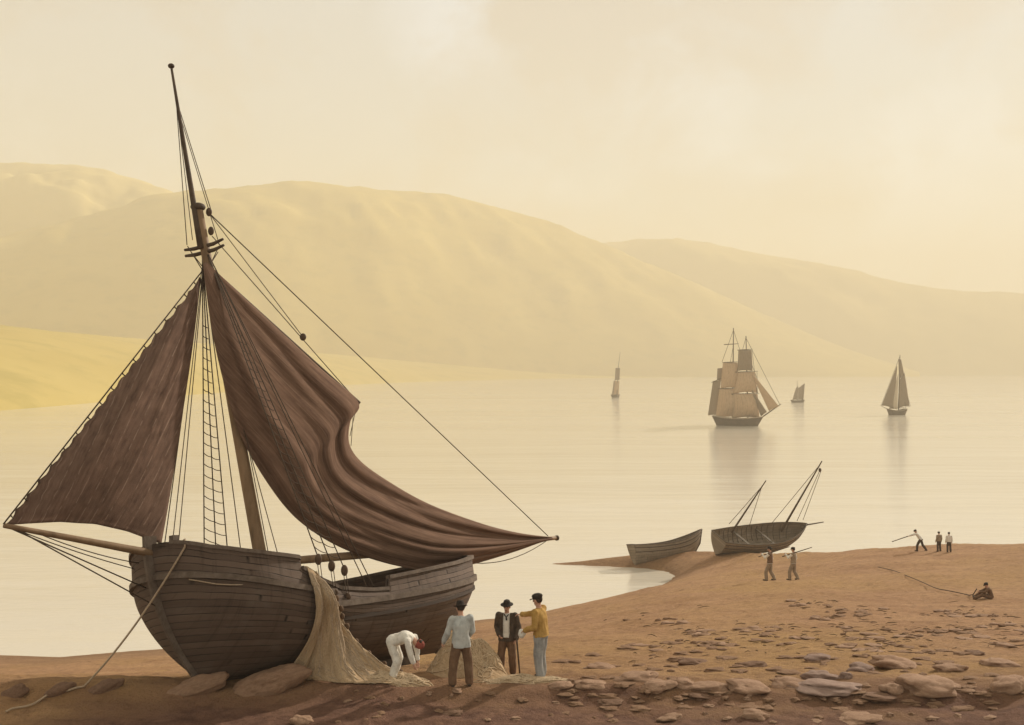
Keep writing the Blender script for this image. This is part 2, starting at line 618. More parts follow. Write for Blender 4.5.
# ------------------------------------------------------------------ hills
def hill(name, crest, shore, extra, mat, seed, ncol=240, nrow=70):
    cx = np.array([c[0] for c in crest], float)
    px = np.linspace(cx[0], cx[-1], ncol)
    cy = pl(crest, 400)
    cyv = np.interp(px, cy[:, 0], cy[:, 1])
    sh = np.interp(px, [s[0] for s in shore], [s[1] for s in shore])
    Ds = CAM_Z * FPX / (sh - HORIZON)
    Ds = np.convolve(np.pad(Ds, 30, mode='edge'), np.ones(61) / 61, mode='valid')
    Dc = Ds + extra
    Zc = np.maximum(CAM_Z - (cyv - HORIZON) / FPX * Dc, 1.0)
    V = np.zeros((ncol, nrow, 3))
    for j in range(nrow):
        u = j / (nrow - 1) * 1.9
        D = Ds + u * extra - 4
        rise = np.clip(u, 0, 1)
        prof = np.where(u <= 1, np.sin(rise * np.pi / 2) ** .85, np.cos(np.clip((u - 1) / .9, 0, 1) * np.pi / 2))
        X = (px - 512) / FPX * D
        z = Zc * prof - .8 * (u < .01)
        sc_ = extra * .45
        nz = fbm(X / sc_, D / sc_, seed, 5, .55)
        z = z + Zc * .13 * nz * np.sin(np.clip(u, 0, 1) * np.pi) * (u < 1) + Zc * .018 * fbm(X / 40, D / 40, seed + 3, 3) * (u > .02)
        V[:, j] = np.stack([X, D, z], 1)
    o = build(name, V.reshape(-1, 3), grid_faces(ncol, nrow), mat)
    tag(o, kind='structure')
    return o


def hill_mat(name, c1, c2, c3, s):
    m, nt, b = nodes(name)
    geo = N(nt, 'ShaderNodeNewGeometry')
    v = scaled(nt, geo.outputs['Position'], (1, 1, 2.2))
    f = noise_tex(nt, v, s, 8, .6)
    g = noise_tex(nt, v, s * 4.1, 6, .6)
    c = mixc(nt, mapr(nt, f, .35, .65), c1, c2)
    c = mixc(nt, mapr(nt, g, .5, .68, 0, .7), c, c3)
    nt.links.new(c, b.inputs['Base Color'])
    b.inputs['Roughness'].default_value = 1
    b.inputs['Specular IOR Level'].default_value = 0
    return m


HM = hill_mat('dry_grass_hill', (.48, .365, .095), (.55, .43, .135), (.40, .32, .085), .006)
HF = hill_mat('far_dry_hill', (.55, .44, .16), (.62, .50, .20), (.50, .40, .14), .003)
hill('low_shore', [(-420, 300), (-150, 318), (0, 328), (120, 338), (230, 346), (330, 354), (430, 361), (560, 369), (700, 374.5)],
     [(-420, 440), (0, 412), (120, 402), (250, 391), (350, 385), (500, 379), (700, 377)], 620, HM, 21)
hill('hill_ridge', [(-420, 268), (-160, 262), (0, 240), (90, 221), (160, 202), (230, 191), (290, 187.5), (345, 188), (400, 192), (460, 201), (530, 218), (590, 241), (660, 270), (740, 304), (830, 342), (920, 372)],
     [(-420, 382), (250, 381), (500, 378), (920, 376.4)], 500, HM, 33)
hill('far_headland', [(-420, 176), (-150, 168), (0, 164), (60, 166), (110, 174), (160, 190), (230, 224), (330, 290)],
     [(-420, 379.3), (330, 379.3)], 500, HF, 61)
hill('far_hills', [(250, 262), (420, 256), (560, 246), (640, 241), (690, 243), (760, 254), (830, 267), (900, 283), (960, 291), (1024, 295), (1150, 312), (1300, 338), (1480, 366)],
     [(250, 376), (1024, 375.3), (1480, 375.3)], 500, HF, 47)

# ------------------------------------------------------------------ the beached sloop
class Frame:
    """ship axes: t aft along the keel, b to port, h up the (heeled) mast"""

    def __init__(self, origin, fwd_deg, pitch, heel):
        f = R(fwd_deg)
        a = np.array([-math.cos(f), -math.sin(f), -pitch]); a /= np.linalg.norm(a)
        p = np.array([-a[1], a[0], 0.0]) * -1; p /= np.linalg.norm(p)
        w = np.cross(a, p)
        if w[2] < 0: w = -w
        r = R(heel)
        self.a = a
        self.p = p * math.cos(r) + w * math.sin(r)
        self.w = w * math.cos(r) - p * math.sin(r)
        self.O = np.asarray(origin, float)

    def __call__(self, t, b, h):
        t, b, h = np.broadcast_arrays(np.asarray(t, float), np.asarray(b, float), np.asarray(h, float))
        return self.O + t[..., None] * self.a + b[..., None] * self.p + h[..., None] * self.w

    def plane(self, px, py, b=0.0):
        """(t, h) where the ray through a pixel meets the fore-and-aft plane at offset b"""
        C = np.array([0, 0, CAM_Z]); d = at(px, py, 1.0) - C
        k = np.dot(self.O + b * self.p - C, self.p) / np.dot(d, self.p)
        P = C + d * k - self.O
        return np.array([P @ self.a, P @ self.w])

    def pt(self, px, py, b=0.0):
        t, h = self.plane(px, py, b)
        return self(t, b, h)


H0 = 2.85
LEN = 8.95
# forward points left and towards the camera: azimuth 180+50
S = Frame((0, 0, 0), 230, .10, 13)
S.O = at(152, 546, 22.0) - S.w * H0
SHEER = [(-.3, 2.92), (0, 2.87), (.4, 2.66), (.9, 2.52), (1.4, 2.43), (2.08, 2.33), (2.12, 2.12), (2.6, 1.86), (3.1, 1.66), (4.0, 1.58), (4.46, 1.58), (4.50, 1.82), (5.5, 1.92), (7.0, 2.08), (9.2, 2.36)]
SH = np.array(SHEER)
SMOOTH = np.array([(-.3, 2.92), (0, 2.87), (.4, 2.66), (.9, 2.50), (1.4, 2.36), (2.1, 2.14), (2.8, 1.92), (3.6, 1.77), (4.5, 1.74), (5.5, 1.85), (7.0, 2.06), (9.2, 2.36)])


def sheer(t):
    return np.interp(t, SH[:, 0], SH[:, 1])


def hull_point(t, v, side):
    """side +1 port, -1 starboard; v 0 keel .. 1 gunwale"""
    t = np.asarray(t, float); v = np.asarray(v, float)
    tst = 1.15 * (1 - np.clip(v, 0, 1)) ** 2.0 - .04
    ten = LEN - 1.0 * (1 - np.clip(v, 0, 1)) ** 1.6
    L = ten - tst
    tt = tst + t * L
    d0 = tt - tst; d1 = ten - tt
    bow = (1 - np.clip(1 - d0 / 2.4, 0, 1) ** 3.4) ** .50
    ste = (1 - np.clip(1 - d1 / 3.6, 0, 1) ** 2.3) ** .58
    full = (1 - (1 - np.clip(v, 0, 1)) ** 2.3) ** .5 * (1.05 - .10 * ss(v, .62, 1.0))
    lean = np.clip(1 - d0 / 3.0, 0, 1) * .16 + np.clip(1 - d1 / 3.2, 0, 1) * .55
    full = full ** (1 + lean * 1.5)
    b = 2.10 * bow * ste * full
    # the breaks of the rail touch only the topmost planks
    sm = np.interp(tt, SMOOTH[:, 0], SMOOTH[:, 1])
    h = .02 + v * (sm - .02) + (sheer(tt) - sm) * ss(v, .84, .97)
    return tt, side * b, h


TS = np.unique(np.concatenate([np.linspace(0, 1, 70) ** 1.6 * .35, np.linspace(.35, 1, 60), 1 - np.linspace(0, .25, 18) ** 1.5,
                               [(x + .04) / (LEN + .04) for x in (2.06, 2.08, 2.12, 2.14, 4.44, 4.46, 4.50, 4.52)]]))
VS = np.linspace(0, 1, 34) ** 1.25
tg, vg = np.meshgrid(TS, VS, indexing='ij')

sloop = empty('beached_sloop', hit(235, 684), 'large dark brown sailing sloop with slack tanned sails, heeled over on the sand', 'sailing boat')
V = []; U = []; Fc = []
for side in (1, -1):
    t_, b_, h_ = hull_point(tg, vg, side)
    V.append(S(t_, b_, h_).reshape(-1, 3))
    U.append(np.stack([t_ + (20 if side < 0 else 0), vg], -1).reshape(-1, 2))
    Fc += grid_faces(len(TS), len(VS), (0 if side > 0 else len(V[0])), side < 0)
hull = build('hull', np.concatenate(V), Fc, M['hull'], sloop, np.concatenate(U))
# inner planking (bulwark) and deck
V = []; U = []; Fc = []
tm = TS[(TS > .012) & (TS < .985)]
vi = np.linspace(.45, 1.0, 8)
tg2, vg2 = np.meshgrid(tm, vi, indexing='ij')
for side in (1, -1):
    t_, b_, h_ = hull_point(tg2, vg2, side)
    b_ = side * np.maximum(np.abs(b_) - .09, .01)
    V.append(S(t_, b_, h_ - .004).reshape(-1, 3)); U.append(np.stack([t_, vg2], -1).reshape(-1, 2))
    Fc += grid_faces(len(tm), 8, (0 if side > 0 else len(V[0])), side > 0)
build('bulwark_lining', np.concatenate(V), Fc, M['hull'], hull, np.concatenate(U))
td = np.linspace(.02, .98, 50)
tp, bp, hp = hull_point(td, np.full(50, .72), 1)
rowp = S(tp, bp * .97, hp - .0); rows = S(tp, -bp * .97, hp)
V = np.stack([rowp, (rowp + rows) / 2 + S.w * .05, rows], 1)
uv = np.stack([np.stack([tp, np.full(50, k)], 1) for k in (0, .5, 1)], 1)
build('deck', V.reshape(-1, 3), grid_faces(50, 3), M['deck'], sloop, uv.reshape(-1, 2))


def strake(name, side, t0, t1, off, width, thick, mat, parent, n=70, vfix=None, top=False):
    """a batten bent along the hull side, `off` below the gunwale"""
    mb = MB()
    q = np.linspace(t0, t1, n)
    ring = []
    for t in q:
        hsh = sheer(t)
        hh = (hsh - off) if vfix is None else vfix(t)
        v = hh / (hsh if vfix is None else np.interp(t, SMOOTH[:, 0], SMOOTH[:, 1]))
        # invert tt -> parameter
        tst = 1.15 * (1 - min(v, 1)) ** 2.0 - .04; ten = LEN - 1.0 * (1 - min(v, 1)) ** 1.6
        s_ = np.clip((t - tst) / (ten - tst), 0, 1)
        tt, b, h = hull_point(s_, min(v, 1), side)
        s2 = min(s_ + .004, 1); s1 = max(s_ - .004, 0)
        ta, ba, _ = hull_point(s2, min(v, 1), side); tb, bb, _ = hull_point(s1, min(v, 1), side)
        nx, ny = (ba - bb), -(ta - tb)
        nn = np.array([nx, ny]) / (math.hypot(nx, ny) + 1e-9)
        if nn[1] * side < 0: nn = -nn
        inn = -.10 if top else -.02
        o0, o1 = inn, thick
        ring.append([S(tt + nn[0] * o, b + nn[1] * o, h + k) for o, k in ((o0, -width / 2), (o1, -width / 2), (o1, width / 2), (o0, width / 2))])
    ring = np.array(ring)
    f = []
    for i in range(n - 1):
        for j in range(4):
            k = (j + 1) % 4
            f.append((i * 4 + j, i * 4 + k, i * 4 + 4 + k, i * 4 + 4 + j))
    f += [(3, 2, 1, 0), tuple((n - 1) * 4 + j for j in range(4))]
    mb.add(ring.reshape(-1, 3), f)
    return mb.build(name, mat, parent, smooth=False)


for sd in (1, -1):
    strake('cap_rail', sd, .03, 2.085, -.035, .075, .05, M['rail'], hull, 50, top=True)
    strake('cap_rail', sd, 2.13, 4.455, -.035, .075, .05, M['rail'], hull, 50, top=True)
    strake('cap_rail', sd, 4.505, LEN - .07, -.035, .075, .05, M['rail'], hull, 60, top=True)
    strake('wale', sd, .0, 2.9, .0, .11, .07, M['rail'], hull, 50, vfix=lambda t: 2.22 - .32 * t + .035 * t * t)
    strake('wale', sd, 2.6, LEN - .15, .0, .12, .07, M['rail'], hull, 60, vfix=lambda t: 1.33 + .011 * (t - 3) ** 2 + .02 * (t - 3))
    strake('wale', sd, 2.2, LEN - .15, .0, .07, .035, M['hull'], hull, 60, vfix=lambda t: 1.02 + .014 * (t - 3) ** 2 + .02 * (t - 3))
# stem post and keel
mb = MB()
vv = np.linspace(1.06, 0.0, 26)
for v in (0,):
    ring = []
    for v in vv:
        vc = min(v, 1.0)
        t = 1.15 * (1 - vc) ** 2.0 - .04
        h = v * sheer(0)
        ring.append([S(t + dt, b, h) for dt, b in ((-.15, -.04), (-.15, .04), (.10, .075), (.10, -.075))])
    for t in np.linspace(1.4, 7.1, 12):
        ring.append([S(t, b, hh) for hh, b in ((-.16, -.06), (-.16, .06), (.08, .11), (.08, -.11))])
ring = np.array(ring); n = len(ring)
f = [(i * 4 + j, i * 4 + (j + 1) % 4, i * 4 + 4 + (j + 1) % 4, i * 4 + 4 + j) for i in range(n - 1) for j in range(4)] + [(3, 2, 1, 0), tuple((n - 1) * 4 + j for j in range(4))]
mb.add(ring.reshape(-1, 3), f)
mb.build('stem_post', M['rail'], sloop, smooth=False)
# stern post, rudder
mb = MB()
ring = []
for v in np.linspace(0, 1.02, 16):
    t = LEN - 1.0 * (1 - min(v, 1)) ** 1.6
    h = v * sheer(LEN)
    ring.append([S(t + dt, b, h) for dt, b in ((-.1, -.08), (-.1, .08), (.10, .06), (.10, -.06))])
ring = np.array(ring); n = len(ring)
f = [(i * 4 + j, i * 4 + (j + 1) % 4, i * 4 + 4 + (j + 1) % 4, i * 4 + 4 + j) for i in range(n - 1) for j in range(4)] + [(3, 2, 1, 0), tuple((n - 1) * 4 + j for j in range(4))]
mb.add(ring.reshape(-1, 3), f)
mb.build('stern_post', M['rail'], sloop, smooth=False)
# spars, all in the fore-and-aft plane
deck_pt = S.pt(262, 566)
mast_foot = deck_pt + (deck_pt - S.pt(204, 252)) * .10
mast_top = S.pt(197.5, 206)
hound = S.pt(205, 256)
mast = spar('mast', mast_foot, mast_top, .150, .105, M['spar'], sloop)
MB().ell(S.pt(198, 207), (.17, .17, .10)).build('mast_cap', M['dark_spar'], mast)
topmast = spar('topmast', S.pt(207, 250) - S.a * .16, S.pt(171.5, 68), .075, .028, M['dark_spar'], sloop)
MB().ell(S.pt(171.2, 66), (.075, .075, .06)).build('truck', M['dark_spar'], topmast)
for (xa, xb, yc) in ((187, 220.5, 245), (189.5, 219.5, 251)):
    c = S.pt((xa + xb) / 2 + 0, yc)
    dirv = S.p * .9 + S.a * .3; dirv /= np.linalg.norm(dirv)
    hw = .52
    MB().tube([c - dirv * hw, c - dirv * hw * .5 + np.array([0, 0, -.03]), c + dirv * hw * .5 + np.array([0, 0, -.03]), c + dirv * hw + np.array([0, 0, .02])], [.03, .045, .045, .03], 8).build('crosstree', M['dark_spar'], mast)
for (x, y) in ((209, 212), (211, 231)):
    MB().ell(S.pt(x, y, .12), (.07, .05, .10)).build('block', M['block'], mast)

sprit_tip = S.pt(4, 525.5)
spar('bowsprit', S.pt(166, 556), sprit_tip, .085, .045, M['spar'], sloop)
boom_in = S.pt(266, 563); boom_out = S.pt(556, 538)
boom = spar('boom', boom_in, boom_out, .085, .055, M['spar'], sloop, mid=.095)
MB().tube([boom_out, boom_out + (boom_out - boom_in) * .006, boom_out + (boom_out - boom_in) * .010], [.075, .08, .04], 10).build('boom_end', M['dark_spar'], boom)
gaff = spar('gaff', S.pt(207, 266, .06), S.pt(359.5, 403, .06), .05, .04, M['dark_spar'], sloop)

# mainsail: lowered peak, the cloth hanging in long folds down to the boom
up = pl([(206, 262), (245, 299), (282, 333), (322, 370), (358, 402), (350, 421), (349, 444), (362, 463), (392, 484), (424, 502), (456, 515), (492, 527), (523, 534), (552, 537.5)], 130)
lo = pl([(203, 264), (208, 305), (215, 346), (227, 395), (240, 434), (259, 470), (286, 508), (312, 531), (342, 548), (372, 559), (402, 567), (432, 571), (462, 567), (492, 559), (520, 550), (538, 543.5), (553, 539)], 130)
nr = 46
P = np.zeros((130, nr, 3))
for i in range(130):
    s = i / 129
    for j in range(nr):
        r = j / (nr - 1)
        px, py = up[i] * (1 - r) + lo[i] * r
        amp = ss(s, .02, .45) * (1 - .75 * ss(s, .82, 1.0))
        fold = .16 * math.sin(r * 11.0 + s * 3.0 + .6 * math.sin(s * 9)) + .09 * math.sin(r * 21 - s * 5 + 1.3) + .05 * math.sin(r * 37 + s * 8)
        fold += .10 * mnoise.noise((r * 6, s * 2.5, 3.1)) + .05 * mnoise.noise((r * 14, s * 5, 9.1))
        belly = .40 * math.sin(math.pi * r) * math.sin(math.pi * min(s * 1.05, 1)) - .05
        early = .04 * math.sin(r * 9 + 2) * ss(s, .0, .15)
        edge = min(1, r / .05, (1 - r) / .03 + .25)
        P[i, j] = S.pt(px, py, .24 - .10 * ss(s, .75, 1) + (abs(fold) * .62 * amp + early) * edge + belly * .55)
uvm = np.zeros((130, nr, 2))
uvm[..., 0] = np.linspace(0, 1, nr)[None, :] * (.35 + .65 * ss(np.linspace(0, 1, 130), 0, .4))[:, None]
uvm[..., 1] = np.linspace(0, 3, 130)[:, None]
sheet('mainsail', P, M['sail'], sloop, .012, uvm)

# jib on the forestay
luff = pl([(199.5, 277), (4.5, 525)], 70)
lee = pl([(201, 279), (192, 352), (181, 425), (170, 496), (161.5, 544)], 70)
foot0 = np.array([(4.5, 525), (28, 523.5), (60, 522), (95, 524), (128, 531.5), (161, 544)], float)
nr = 40
P = np.zeros((70, nr, 3))
for i in range(70):
    s = i / 69
    for j in range(nr):
        r = j / (nr - 1)
        px, py = luff[i] * (1 - r) + lee[i] * r
        # rounded foot
        fy = np.interp(px, foot0[:, 0], foot0[:, 1]); chord = 525 + (px - 4.5) / 156.5 * 19
        py += (fy - chord) * s ** 6
        # scalloped luff between hanks
        sc_ = abs(math.sin(s * math.pi * 17)) * 2.8 * (1 - r) ** 6
        px += sc_ * .8; py += sc_ * .55
        b = .40 * math.sin(math.pi * r ** .8) * math.sin(math.pi * min(1, s * 1.02)) ** .8
        b += .035 * math.sin(r * 17 + s * 4) * s + .03 * mnoise.noise((r * 7, s * 3, 1.7))
        P[i, j] = S.pt(px, py, b)
uvm = np.zeros((70, nr, 2))
for i in range(70):
    uvm[i, :, 0] = np.linspace(0, 1, nr) * (i / 69) + .5 * (1 - i / 69)
    uvm[i, :, 1] = 3 * i / 69
sheet('jib', P, M['jib'], sloop, .012, uvm)
lp0, lp1 = S.pt(203, 270), S.pt(3.5, 524)
stay = rope('forestay', lp0, lp1, .016, M['rope'], sloop)
for k in range(1, 18):
    q = k / 17.5
    c = lp0 * (1 - q) + lp1 * q
    MB().tube([c + S.w * .02, c - S.w * .03 + S.a * .02, c - S.w * .05 + S.a * .06], .014, 6).build('hank', M['rope'], stay)


def gun(t, side, off=0.0, dh=0.0):
    tt, b, h = hull_point((t + .04) / (LEN + .04), 1.0, side)
    return S(tt, b + side * off, h + dh)


def tie(name, a, b, r=.012, s=0.0, mat='rope'):
    return rope(name, a, b, r, M[mat], sloop, s)


# port shrouds with dead-eyes, and their ratlines
hp_ = hound + S.p * .10
pts_ = [2.52, 2.86, 3.20]
for t in pts_:
    foot = gun(t, 1, .10, -.20)
    top = gun(t, 1, .04, .42)
    topmost = hp_
    sh_ = MB().tube([top, topmost], .013, 6).build('shroud', M['rope'], sloop)
    e = gun(t, 1, .05, .36)
    MB().ell(e, (.075, .05, .12)).build('deadeye', M['block'], sh_)
    e2 = gun(t, 1, .10, -.18)
    MB().ell(e2, (.065, .05, .08)).build('deadeye', M['block'], sh_)
    m_ = MB()
    for o in (-.035, .035):
        m_.tube([e + S.a * o, e2 + S.a * o], .009, 5)
    m_.build('lanyard', M['rope'], sh_)
    MB().box(gun(t, 1, .055, -.22), S.a * .035, S.p * .035, S.w * .06).build('chainplate', M['dark_spar'], sh_)
for k in range(26):
    q = .03 + k * .0305
    pp = [gun(t, 1, .04, .42) * (1 - q) + hp_ * q for t in pts_]
    MB().tube(np.concatenate([sag(pp[0], pp[1], .03, 6), sag(pp[1], pp[2], .03, 6)[1:]]), .009, 5).build('ratline', M['rope'], sloop)
# starboard shrouds
hs_ = hound - S.p * .10
sb = [2.55, 2.92, 3.30]
for t in sb:
    MB().tube([gun(t, -1, .0, -.1), hs_], .014, 6).build('shroud', M['rope'], sloop)
for k in range(1, 27):
    q = k * .031
    pp = [gun(t, -1, 0, -.1) * (1 - q) + hs_ * q for t in sb]
    MB().tube(np.concatenate([sag(pp[0], pp[1], .022, 6), sag(pp[1], pp[2], .022, 6)[1:]]), .010, 5).build('ratline', M['rope'], sloop)
tie('backstay', gun(3.75, -1, 0, -.1), hs_)
tie('backstay', gun(3.85, 1, .02, .0), hound + S.p * .13, .012)
tie('backstay', gun(4.22, 1, -.1, -.1), hound + S.p * .13, .012)
# halyards and falls beside the mast
tie('halyard', S.pt(164.5, 545), S.pt(202, 268), .011)
tie('halyard', S.pt(172, 547), S.pt(203.5, 264), .010)
tie('halyard', S.pt(178, 549), S.pt(204, 262), .010)
tie('halyard', S.pt(270, 562, .2), S.pt(247, 440, .15), .010)
tie('halyard', S.pt(281, 566, .35), S.pt(225, 360, .2), .010)
# topping lift, peak halyard
tie('topping_lift', S.pt(210, 214), S.pt(548, 536), .014)
pk = tie('peak_halyard', S.pt(212, 236), S.pt(358, 402, .06), .011)
MB().ell(S.pt(303, 337, .03), (.08, .06, .09)).build('block', M['block'], pk)
tie('peak_halyard', S.pt(209, 213), S.pt(303, 337, .03), .010)
tie('leech_line', S.pt(357, 404, .06), S.pt(350, 436, .06), .008)
tie('leech_line', S.pt(354, 404, .06), S.pt(351, 446, .06), .008)
# topmast stays
ct = [S.pt(187, 245), S.pt(190, 251), S.pt(219, 246)]
tie('topmast_stay', S.pt(175.5, 92), S.pt(187, 245), .010)
tie('topmast_stay', S.pt(176, 98), S.pt(192.5, 240), .009)
tie('topmast_stay', S.pt(176.5, 100), S.pt(211, 210), .010)
tie('topmast_stay', S.pt(176.5, 104), S.pt(219.5, 245), .009)
for a, b in (((187.5, 246), (203, 271)), ((191, 252), (203.5, 268)), ((219, 246), (207, 272)), ((218, 252), (208, 268))):
    tie('futtock', S.pt(*a), S.pt(*b), .011)
# bowsprit rigging
tie('bobstay', sprit_tip, S(.02, -.30, 2.05), .013, .0)
tie('bobstay', S.pt(14, 528), S(.06, .0, 1.65), .013, .0)
tie('bowsprit_guy', S.pt(10, 527), S(.35, -.95, 2.45), .010, .05)
tie('bowsprit_guy', S.pt(30, 530), S(.16, -.55, 2.55), .010, .08)
tie('mainsheet', S.pt(545, 538.5), S(LEN - .1, .10, 2.30), .011, .10)
tie('mainsheet', S.pt(549, 539), S(LEN - .1, .18, 2.22), .011, .28)
# windlass bitt and rail stump by the bow
MB().box(S(.28, .35, 2.85), S.a * .07, S.p * .07, S.w * .16).build('bollard', M['rail'], sloop, smooth=False)
# lines trailing over the bow
for a, b, s in (((163, 582), (239, 566), .10),):
    ta, tb = .16, 1.35
    pa = np.array([gun(t, 1, .05, dh) for t, dh in zip(np.linspace(.14, 1.2 + s * 2, 14), np.linspace(-.72, -.36 - s, 14) - s * np.sin(np.linspace(0, math.pi, 14)))])
    MB().tube(pa, .012, 6).build('hanging_line', M['pale_rope'], sloop)

# mooring cable from the bow to the ground
g1 = hit(84, 689)
c0 = S(.24, .62, 2.74)
cpts = [gun(.13, 1, -.10, .02), gun(.12, 1, .05, .05), gun(.11, 1, .09, -.10)]
line = sag(cpts[-1], g1 + np.array([0, 0, .02]), .18, 20)
tail = [hit(x, y) + np.array([0, 0, .035]) for x, y in ((76, 690.5), (66, 693), (58, 692.5), (49, 697), (40, 702), (33, 706.5), (24, 708.5), (14, 711), (6, 714))]
pts = np.concatenate([np.array(cpts[:2]), line, pl(tail, 24)])
cable = MB().tube(pts, .021, 8).build('mooring_cable', M['pale_rope'], None, origin=g1)
tag(cable, 'thick hemp cable from the sloop\'s bow down to the sand and away', 'rope')

# ------------------------------------------------------------------ fishing net over the side
nA, nB = 64, 60
topt = np.linspace(2.22, 2.44, nA)
botx = np.linspace(272, 424, nA)
P = np.zeros((nA, nB, 3))
bot_px = pl([(276, 684), (292, 681), (310, 681), (340, 684), (370, 685), (400, 685), (424, 683)], nA)
for i in range(nA):
    q = i / (nA - 1)
    A = gun(topt[i], 1, .02, .06)
    A_in = gun(topt[i], 1, -.10, .07)
    B = hit(*bot_px[i])
    B[2] += .02
    # hull side under the net: sample the port surface
    for j in range(nB):
        r = j / (nB - 1)
        flare = r ** (2.1 - 1.0 * abs(q - .35))
        tt = topt[i] + (1.0 * (q - .10)) * r ** 1.1 * 1.1
        v = np.clip(1 - r * 1.02, 0, 1)
        t_, b_, h_ = hull_point((tt + .04) / (LEN + .04), max(v, .02), 1)
        side = S(t_, b_ + .07, h_)
        # blend: hugging the hull above, spreading to the ground below
        gblend = (ss(r, .45, 1.0) ** 1.3) * (1 - .0 * q)
        Pn = side * (1 - gblend) + B * gblend
        lift = .20 * math.sin(math.pi * r) * (.6 + .6 * math.sin(q * 13 + r * 2)) * (.25 + math.sin(math.pi * q))
        bumpn = .17 * mnoise.noise((q * 7, r * 2.2, 4.2)) + .10 * mnoise.noise((q * 14, r * 5, 7.7)) + .045 * mnoise.noise((q * 40, r * 14, 2.7))
        Pn = Pn + (S.p * .75 + np.array([0, 0, .5])) * (lift + bumpn * math.sin(math.pi * min(1, r + .08)) * (.4 + r))
        if j == 0:
            Pn = A_in
        elif j == 1:
            Pn = A
        gzv = gz(Pn[0], Pn[1]) + .015
        if Pn[2] < gzv: Pn[2] = gzv
        P[i, j] = Pn
uvn = np.zeros((nA, nB, 2)); uvn[..., 0] = np.linspace(0, 1, nA)[:, None]; uvn[..., 1] = np.linspace(0, 2, nB)[None, :]
netroot = empty('fishing_net', hit(335, 683), 'tan fishing net spilling over the sloop\'s side and fanning out on the sand', 'fishing net')
sheet('net_cloth', P, M['net'], netroot, .02, uvn)
for k, r in enumerate((.30, .40, .47, .55, .63, .70, .77, .84)):
    j = int(r * (nB - 1))
    c = P[nA - 1, j] + S.p * .05 + np.array([0, 0, .03])
    rt = np.stack([np.array([1, 0, 0.]), np.array([0, .7, .7]), np.array([0, -.7, .7])], 1)
    MB().ell(c, (.05, .05, .095), rt).build('cork_float', M['cork'], netroot)
def cords(parent, path_fn, count, r=.013):
    mb = MB()
    for k in range(count):
        mb.tube(path_fn(k), r, 5, False)
    o = mb.build('loose_cords', M['pale_rope'] if parent is netroot else M['cord'], parent)
    o['kind'] = 'stuff'


def drape_path(k):
    q = random.random(); j0 = random.randint(2, 20); j1 = random.randint(j0 + 12, nB - 1); w_ = random.uniform(-.35, .35); f_ = random.uniform(2, 7); p_ = random.random() * 6
    out = []
    for j in range(j0, j1, 2):
        u = np.clip(q + w_ * (j - j0) / nB + .035 * math.sin(j / nB * f_ * 6 + p_), .01, .99) * (nA - 1)
        i0 = int(u); fr = u - i0
        out.append(P[i0, j] * (1 - fr) + P[min(i0 + 1, nA - 1), j] * fr + S.p * .018 + np.array([0, 0, .012]))
    return pl(out, len(out) * 2)


cords(netroot, drape_path, 170)
MB().tube(pl([P[nA - 1, j] + S.p * .03 + np.array([0, 0, .02]) for j in range(1, nB, 4)], 40), .014, 6).build('head_rope', M['pale_rope'], netroot)


def heap(name, outline_px, cx, cy, hgt, rx, ry, seed, label):
    n = 56
    a = np.linspace(0, 2 * np.pi, n, endpoint=False)
    V = []; nr_ = 26; UV = []
    for i in range(nr_):
        rr = i / (nr_ - 1)
        for k in range(n):
            wob = 1 + .16 * mnoise.noise((math.cos(a[k]) * 1.6, math.sin(a[k]) * 1.6, seed))
            x = cx + math.cos(a[k]) * rx * rr * wob; y = cy + math.sin(a[k]) * ry * rr * wob
            prof = (1 - rr ** 1.9) ** 1.25
            ridge = 1 + .65 * mnoise.noise((x * 1.5, y * 1.5, seed)) + .30 * mnoise.noise((x * 4, y * 4, seed + 2))
            z = gz(x, y) - .03 * rr + hgt * prof * ridge + .03 * mnoise.noise((x * 11, y * 11, seed)) * min(1, 3 * (1 - rr))
            V.append((x, y, z)); UV.append((math.atan2(y - cy, x - cx) / 6.283 * 1.0 + .5 if k else .5, rr * .6))
    f = []
    for i in range(nr_ - 1):
        for k in range(n):
            k2 = (k + 1) % n
            f.append((i * n + k, i * n + k2, (i + 1) * n + k2, (i + 1) * n + k))
    UV = np.array([(v[0] * .30 + .12 * mnoise.noise((v[0] * 2, v[1] * 2, v[2] * 2)), v[1] * .5 + v[2] * .9 + v[0] * .3) for v in V])
    o = build(name, V, [q[::-1] for q in f], M['net'], None, UV, origin=(cx, cy, gz(cx, cy)))
    tag(o, label, 'net heap')
    VV = np.array(V).reshape(nr_, n, 3)

    def path(k):
        a0 = random.uniform(0, n); i0 = random.uniform(0, nr_ * .5); turn = random.uniform(-14, 14); ln = random.uniform(6, nr_ * .5)
        out = []
        for q in np.linspace(0, 1, 12):
            i = min(i0 + q * ln, nr_ - 1.01); a_ = (a0 + turn * q + 1.2 * math.sin(q * 9 + k)) % n
            p = VV[int(i), int(a_)] * (1 - (i % 1)) + VV[int(i) + 1, int(a_)] * (i % 1)
            p2_ = VV[int(i), (int(a_) + 1) % n] * (1 - (i % 1)) + VV[int(i) + 1, (int(a_) + 1) % n] * (i % 1)
            out.append(p * (1 - a_ % 1) + p2_ * (a_ % 1) + np.array([0, 0, .012]))
        return pl(out, 24)
    cords(o, path, int(150 * min(1, rx)))
    return o


hc = hit(466, 677)
heap('net_heap', None, hc[0], hc[1] + .50, .80, .98, .75, 3.3, 'mound of pale tan netting heaped up behind the man in the pale blue jacket')
hc = hit(520, 681)
heap('net_heap', None, hc[0] + .05, hc[1] + .05, .10, 1.15, .30, 8.3, 'low pale strip of netting lying at the feet of the men by the sloop\'s stern')
hc = hit(395, 683)
heap('net_heap', None, hc[0], hc[1] + .1, .16, .85, .38, 12.3, 'low swell of netting under the hands of the stooping man in white')


